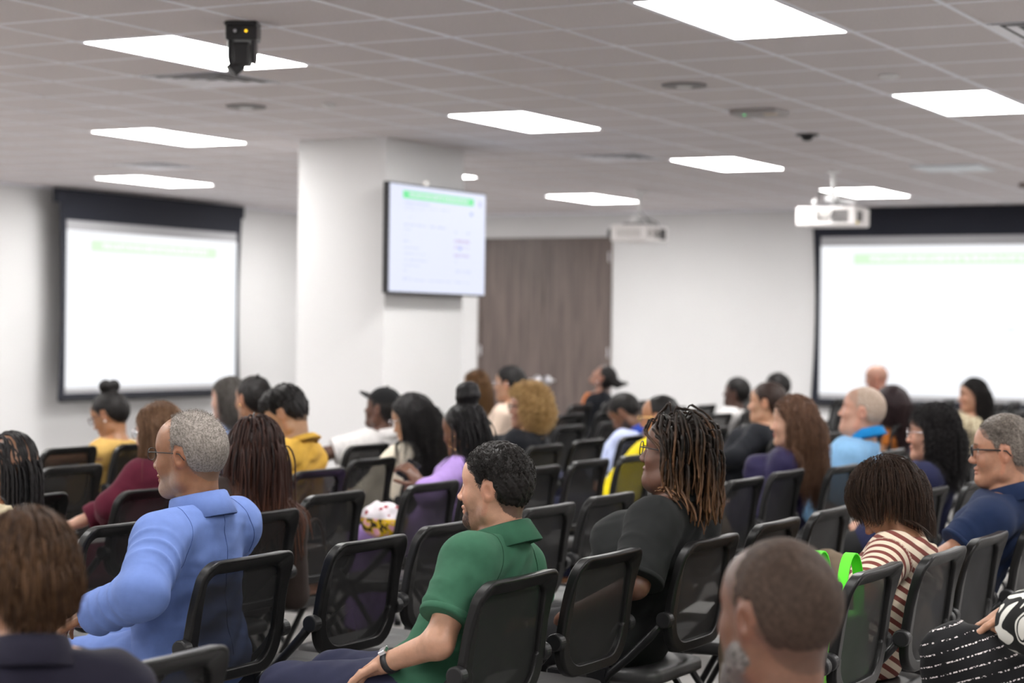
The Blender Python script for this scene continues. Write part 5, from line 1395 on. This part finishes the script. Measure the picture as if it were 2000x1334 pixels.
person('woman with very long straight black hair and a cream knit top', (-5.82, 9.22), (-5.62, 9.31, 1.065), 0, hy=4, hp=16, hs=1.08, sex='f', w=1.05, skin=(.40, .23, .14), tier=1, top=dict(m=m_knit, name='knit_top', off=.018, sleeve=1.9, armfold=.003), legs=dict(m=m_beige),
       hair=H_long([BLK, (.020, .017, .017)], .50, 2600, .0011, th=.020), glasses=dict(m=m_silver, w=.025, h=.020, t=.0014))
m_lilac = cloth_mat('lilac jersey', (.38, .25, .58), .85)
m_phone = mat('phone case', (.012, .014, .03), .3)
person('woman with a high black top bun, braids and gold hoop earring in a lilac top', (-4.88, 8.34), (-4.78, 8.40, 1.075), 0, hy=-6, hp=12, hs=1.04, sex='f', w=1.02, skin=(.17, .080, .048), tier=1,
       top=dict(m=m_lilac, name='blouse', off=.016, sleeve=1.45, fold=.004), legs=dict(m=m_lilac, off=.012), knees={1: (.36, .12, .525), -1: (.37, -.10, .525)},
       hair=dict(c=[BLK, (.014, .012, .014)], line='long', th=.007, noise=.0015, nf=60, mix=.5, paint=.9, blobs=[('e', (-.055, 0, .150), (.060, .060, .034)), ('e', (-.058, 0, .185), (.055, .055, .036)), ('c', (-.05, 0, .10), (-.055, 0, .15), .045, .045)],
       strands=[dict(name='braids', n=150, L=.34, r=.0032, steps=20, lift=.25, comb=(-.7, 0, .0), grav=1.2, stiff=.7, jit=.06, root=.004, hug=.006, sides=5, taper=.6, mix=.6, bumps=24, sel=lambda P: P[:, 0] < .02)]),
       ears=('hoop', m_gold, (1,), .030), arms=dict(eL=(-4.78, 8.07, .78), wL=(-4.895, 8.18, .83), eR=(-4.85, 8.58, .80), wR=(-4.955, 8.42, .80)),
       hands=dict(L=dict(d=(.5, .35, .75), n=(-.9, .2, .4), curl=35, side=-1), R=dict(d=(1, .25, .05), n=(0, -.2, 1), curl=18, side=1)))
m_blkjk = cloth_mat('black jacket', (.008, .009, .013), .85)
person('woman with short curly blonde hair, sunglasses and black jacket', (-5.78, 10.54), (-5.58, 10.59, 1.095), 0, hy=10, hs=1.06, sex='f', w=1.12, bust=.02, skin=(.36, .19, .13), tier=1, top=dict(m=m_blkjk, name='jacket', off=.022, sleeve=1.9), legs=dict(m=m_blkt), lip=(.3, .05, .05),
       hair=dict(c=[(.26, .15, .05), (.62, .42, .20)], line='long', th=.010, noise=.012, nf=20, mix=.7, paint=.8, strands=[dict(n=1900, L=.100, r=.0018, steps=14, lift=.6, comb=(-.5, 0, .1), grav=.8, stiff=.6, jit=.5, root=.008, curl=(.014, 2.2), mix=1, hug=.010, collide=False, back=1, press=.2)]),
       glasses=dict(m=m_black, w=.027, h=.019, t=.003))
person('woman with dark pinned hair and glasses in a cream top before the door', (-7.12, 12.95), (-7.00, 12.98, 1.158), 0, hy=6, hs=1.05, sex='f', w=1, skin=(.46, .26, .16), tier=2, top=dict(m=cloth_mat('ivory blouse', (.66, .52, .42)), sleeve=1.9), legs=dict(m=m_khaki),
       hair=H_up([BLK, BLK2], [('e', (-.095, 0, .03), (.04, .035, .035))], th=.014, noise=.006), glasses=dict(m=m_silver, w=.024, h=.02, t=.0016))
person('woman with long light brown hair and a white top left of the door', (-8.32, 14.58), (-8.20, 14.60, 1.081), 0, hy=-10, hs=1.05, sex='f', w=1, skin=(.48, .26, .16), tier=2, top=dict(m=m_white, sleeve=1.9), legs=dict(m=m_navytr), hair=H_long([(.05, .022, .012), (.28, .15, .06)], .32, 900, .0022, th=.014))
person('woman leaning her head far back, ponytail, black jacket over orange top', (-8.42, 17.40), (-8.36, 17.42, 1.105), 0, hy=4, hp=-42, hs=1.05, sex='f', w=1.1, skin=(.30, .15, .10), tier=2, top=dict(m=m_blkjk, name='jacket', off=.02, sleeve=1.9, vee=1.4, line=.0), legs=dict(m=m_navytr),
       hair=H_up([BLK, BLK2], [('e', (-.12, 0, .05), (.05, .045, .045)), ('c', (-.14, 0, .05), (-.20, 0, .12), .035, .015)], noise=.004), ears=('hoop', m_silver, (1,), .02),
       extras=lambda i: MB().ball(i['tc'](.62)+i['fwd']*.085, (.07, .075, .16), 10).build('orange_top', cloth_mat('orange jersey', (.50, .16, .05)), i['root'], smooth=True))
m_sky = cloth_mat('sky blue pique', (.24, .46, .72), .9); m_skycol = cloth_mat('bright blue collar', (.01, .22, .55), .85)
person('man with short dark hair bowing his head, pale blue shirt', (-5.72, 11.98), (-5.60, 12.01, 1.02), 0, hy=6, hp=40, hs=1.05, w=1.05, skin=(.20, .095, .05), tier=1, beard=dict(c=(.01, .008, .008), f=.9, full=True), top=dict(m=cloth_mat('pale blue cotton', (.48, .54, .78)), sleeve=1.9, collar=dict(m=cloth_mat('royal blue collar', (.03, .07, .4)))), legs=dict(m=m_navytr), hair=H_short([BLK, BLK2], 800, .008))
m_bright = cloth_mat('bright yellow cotton', (.85, .68, .005), .8)
person('man with receding dark hair and gold glasses in a bright yellow shirt', (-4.86, 10.45), (-4.70, 10.56, 1.062), 0, hy=4, hp=6, hs=1.08, w=1.15, belly=.04, skin=(.42, .20, .10), tier=1, top=dict(m=m_bright, off=.02, sleeve=1.9, collar=dict()), legs=dict(m=m_navytr), hair=dict(c=[BLK, BLK2], line='recede', th=.006, noise=.001, paint=.8), glasses=dict(m=m_gold, w=.025, h=.018, t=.002))
person('young person with short black hair in a white shirt before the far wall', (-6.65, 16.15), (-6.50, 16.22, 1.035), 0, hy=4, hp=-6, hs=1.04, w=1.0, skin=(.085, .042, .030), tier=2, top=dict(m=m_white, sleeve=1.9), legs=dict(m=m_navytr), hair=H_short([BLK, BLK2], 500, .01, th=.014, topth=.018))
m_grey = mat('grey piping', (.42, .42, .44), .7)
def ex_piping(i):
    f, l, u = i['fwd'], i['lat'], i['u']; tc = i['tc']
    for s in (1, -1):
        pts = [i['Nk']+l*s*.06+f*.02, tc(.85)+l*s*.09+f*.09, tc(.6)+l*s*.10+f*.145, tc(.35)+l*s*.07+f*.15, tc(.15)+l*s*.05+f*.15]
        MB().tube(pts, .010, 8).build('piping', m_grey, i['root'], smooth=True)
person('person with dark hair tied back, black jacket with grey piping, papers on the lap', (-4.92, 12.34), (-4.75, 12.40, 1.10), 0, hy=6, hs=1.12, sex='f', w=1.3, belly=.09, bust=.04, fat=.010, skin=(.56, .32, .20), tier=1, top=dict(m=m_blkjk, name='jacket', off=.02, sleeve=1.88), legs=dict(m=m_blkt),
       hair=H_up([(.018, .010, .008), (.045, .026, .020)], [('e', (-.06, 0, .03), (.055, .06, .07))], th=.008), arms=dict(eL=(-4.82, 12.02, .76), wL=(-5.06, 12.08, .68)), hands=dict(L=dict(d=(1, -.2, -.2), curl=20)), extras=ex_piping)
person('person with dark hair behind the one in the black jacket', (-6.42, 16.65), (-6.30, 16.69, 1.072), 0, hy=-12, hp=10, hs=1.08, w=1, skin=(.25, .13, .08), tier=2, top=dict(m=m_blkjk, sleeve=1.9), legs=dict(m=m_navytr), hair=H_short([BLK, BLK2], 400, .02, th=.014))
m_plum = cloth_mat('dark violet chiffon', (.014, .010, .045), .7)
person('woman with long wavy auburn hair in a dark violet top', (-3.86, 9.88), (-3.65, 9.92, 1.095), 0, hy=2, hs=1.08, sex='f', w=1.08, bust=.02, skin=(.58, .35, .25), tier=1, lip=(.35, .06, .06), top=dict(m=m_plum, name='blouse', off=.018, sleeve=1.9, fold=.006), legs=dict(m=m_khaki),
       hair=H_long([(.050, .023, .014), (.18, .095, .055)], .36, 2600, .0015, th=.018, wave=(.022, 1.5), noise=.008))
person('man with shaved grey hair and a sky blue polo with bright collar', (-3.72, 10.60), (-3.52, 10.66, 1.135), 0, hy=10, hp=-8, hs=1.13, w=1.2, belly=.08, fat=.014, skin=(.56, .32, .235), tier=1, top=dict(m=m_sky, name='polo_shirt', off=.02, sleeve=.95, sloose=.02, fold=.006, collar=dict(h=.036, drop=.010, up=.040, m=m_skycol)), legs=dict(m=m_navytr), shrug=-.035,
       hair=dict(c=[(.30, .22, .17), (.50, .40, .33)], line='short', th=.0035, noise=.0006, mix=1, matte=True, paint=.5), neckr=1.15)
person('woman with straight dark hair in an orange sleeveless top', (-4.75, 14.56), (-4.60, 14.60, 1.01), 0, hy=-20, hs=1.2, sex='f', w=1.25, skin=(.52, .28, .16), tier=2, top=dict(m=cloth_mat('burnt orange jersey', (.42, .13, .02)), sleeve=0, off=.012), legs=dict(m=m_navytr), hair=H_long([(.015, .008, .010), (.04, .02, .02)], .24, 1200, .0022, th=.03))
person('bald man in a red shirt before the right screen', (-5.98, 19.18), (-6.20, 19.20, 1.125), 0, hy=12, hp=10, hs=1.06, w=1.15, shrug=.02, skin=(.46, .25, .18), tier=2, top=dict(m=cloth_mat('red cotton', (.50, .02, .05)), sleeve=1.9, collar=dict()), legs=dict(m=m_navytr), hair=dict(c=[(.25, .18, .15)], line='none', th=0, paint=0))
m_khprint = cloth_mat('sand printed blouse', (.50, .43, .30), .9, 0, 'print', (.20, .16, .10))
person('woman with black hair and a sand printed blouse before the right screen', (-4.62, 16.60), (-4.50, 16.53, 1.06), 12, hy=18, hp=4, hs=1.1, sex='f', w=1.15, skin=(.50, .28, .19), tier=2, top=dict(m=m_khprint, name='blouse', off=.02, sleeve=.9, sloose=.015), legs=dict(m=m_navytr), hair=H_long([BLK, BLK2], .30, 1000, .002, th=.014),
       arms=dict(eL=(-4.60, 16.28, .87), wL=(-4.78, 16.42, .90)))
person('woman with voluminous curly black hair and glasses in a navy top', (-2.90, 9.17), (-2.70, 9.22, 1.095), 0, hy=4, hs=1.06, sex='f', w=1.05, skin=(.50, .28, .20), tier=1, top=dict(m=m_shirtnavy, name='blouse', off=.02, sleeve=1.2, sloose=.02), legs=dict(m=m_blkt),
       hair=dict(c=[BLK, (.018, .015, .016)], line='long', th=.010, noise=.008, nf=22, mix=.5, paint=1, strands=[dict(n=2200, L=.195, r=.0014, steps=18, lift=.3, comb=(-.3, 0, .1), grav=1.0, stiff=.6, jit=.25, root=.016, curl=(.006, 6), mix=1, hug=.008, back=.7)]),
       glasses=dict(m=m_silver, w=.025, h=.02, t=.0016))
# ------------------------------------------------------------------ things on seats and laps
m_lime = mat('lime tote fabric', (.10, .78, .02), .7, bump=(600, .0006))
tb_ = empty('tote_bag', (-1.945, 5.65, .468), 0, 'lime green tote bag with upright handles on the empty seat beside the striped top', 'bag')
g = MB(); g.prism([(-.18, 0), (.18, 0), (.175, .22), (.16, .265), (-.16, .265), (-.175, .22)], 0, -.055, .055)
o = g.build('bag_body', m_lime, tb_, bevel=.018, seg=3)
for sx in (-.045, .045):
    pts = [(sx*1.1, .085*math.cos(a), .25+.205*math.sin(a)**.7) for a in np.linspace(0.02, PI-.02, 15)]
    V = []; F = []
    for (x, y, z) in pts: V += [(x-.016, y, z), (x+.016, y, z), (x+.016, y*.965, z-.004), (x-.016, y*.965, z-.004)]
    for k in range(14):
        for c in range(4): F.append((4*k+c, 4*k+(c+1) % 4, 4*k+4+(c+1) % 4, 4*k+4+c))
    MB().add(V, F).build('handle', m_lime, tb_, smooth=True, sharp=40)
m_brl = mat('brown leather', (.11, .045, .022), .35, noise=(30, .2), bump=(300, .0008))
hb = empty('handbag', (-4.62, 6.80, .468), .1, 'brown leather handbag with gold rings seen through the mesh of an empty chair', 'bag')
g = MB(); g.prism([(-.15, 0), (.15, 0), (.135, .16), (.10, .20), (-.10, .20), (-.135, .16)], 0, -.06, .06); g.build('bag_body', m_brl, hb, bevel=.02, seg=3)
for sx in (-.05, .05):
    pts = [(sx, .09*math.cos(a), .18+.13*math.sin(a)) for a in np.linspace(0, PI, 15)]
    g = MB(); g.tube(pts, .008, 8); g.build('handle', m_brl, hb, smooth=True)
    for sy in (-.09, .09):
        g = MB(); g.tube([(sx*1.3, sy+.017*math.cos(a), .175+.017*math.sin(a)) for a in np.linspace(0, 2*PI, 16, endpoint=False)], .003, 6, closed=True); g.build('ring', m_gold, hb, smooth=True)
# floral bundle on the lap of the woman in lilac
m_flor = cloth_mat('floral cotton', (.7, .6, .6), .85, 0, 'floral')
v_ = Vol(*[np.arange(a, b, .008, dtype=np.float32) for a, b in ((-.15, .15), (-.13, .13), (-.12, .12))])
v_.ell((0, 0, 0), (.115, .085, .085), None, .0); v_.ell((.05, .0, -.02), (.07, .07, .07), None, .03); v_.displace(lambda X, Y, Z: wav(X, Y, Z, 9, .008, 2))
Vv, Qv = v_.nets(1); fb = link('cloth_bag', mesh_np('cloth_bag', Vv, Qv, True), m_flor); fb.location = (-5.02, 8.06, .655)
tag(fb, 'rounded floral fabric bag in white, red and yellow on the lilac lap', 'bag')
# phone in the hands
ph_ = empty('phone', (-4.985, 8.225, .885), .4, 'dark smartphone held up by the woman in lilac', 'phone'); ph_.rotation_euler = (.5, .5, .3)
MB().box((-.037, -.075, -.004), (.037, .075, .004)).build('phone_case', m_phone, ph_, bevel=.006)
MB().box((-.034, -.071, .0038), (.034, .071, .0046)).build('display', mat('phone glass', (.01, .01, .012), .1), ph_)
MB().ball((.02, .055, -.005), (.008, .008, .002), 6).build('camera_lens', m_silver, ph_)
br = empty('bracelet', (-4.90, 8.175, .815), 0, 'yellow bracelet on the wrist holding the phone', 'bracelet'); br.rotation_euler = (.5, .6, 0)
MB().tube([(.033*math.cos(a), .033*math.sin(a), 0) for a in np.linspace(0, 2*PI, 24, endpoint=False)], .006, 8, closed=True).build('band', mat('yellow rubber', (.80, .36, .01), .5), br, smooth=True)
# papers
m_paper = mat('paper', (.80, .79, .77), .8)
def papers(loc, rot, size, label, n=4):
    r = empty('papers', loc, 0, label, 'papers'); r.rotation_euler = rot
    g = MB()
    for k in range(n):
        a = .03*k; g.box((-size[0]/2+.004*k, -size[1]/2-.003*k, .0018*k), (size[0]/2+.004*k, size[1]/2-.003*k, .0018*k+.0012))
    g.build('sheets', m_paper, r); return r
papers((-5.0, 12.2, .61), (.12, .22, .2), (.30, .30), 'white sheets of paper on the lap of the person in the black jacket')
papers((-3.95, 10.36, .650), (0, .05, .1), (.24, .30), 'sheets of paper on the lap of the man in the sky blue polo')
papers((-3.00, 7.32, .472), (0, 0, .2), (.24, .32), 'pale blue sheets lying on an empty seat above the lime tote bag')
b_ = empty('shoulder_bag', (-4.88, 9.30, .468), 0, 'dark bag with a small gold clasp seen through an empty chair in the middle', 'bag')
g = MB(); g.prism([(-.14, 0), (.14, 0), (.12, .19), (-.12, .19)], 0, -.06, .06); g.build('bag_body', mat('dark leather', (.014, .012, .012), .4), b_, bevel=.02, seg=3)
MB().box((.06, -.02, .10), (.066, .02, .14)).build('clasp', m_gold, b_, bevel=.002)
g = MB(); g.tube([(0, .11*math.cos(a), .17+.16*math.sin(a)) for a in np.linspace(0, PI, 15)], .007, 8); g.build('strap', mat('dark leather strap', (.014, .012, .012), .4), b_, smooth=True)
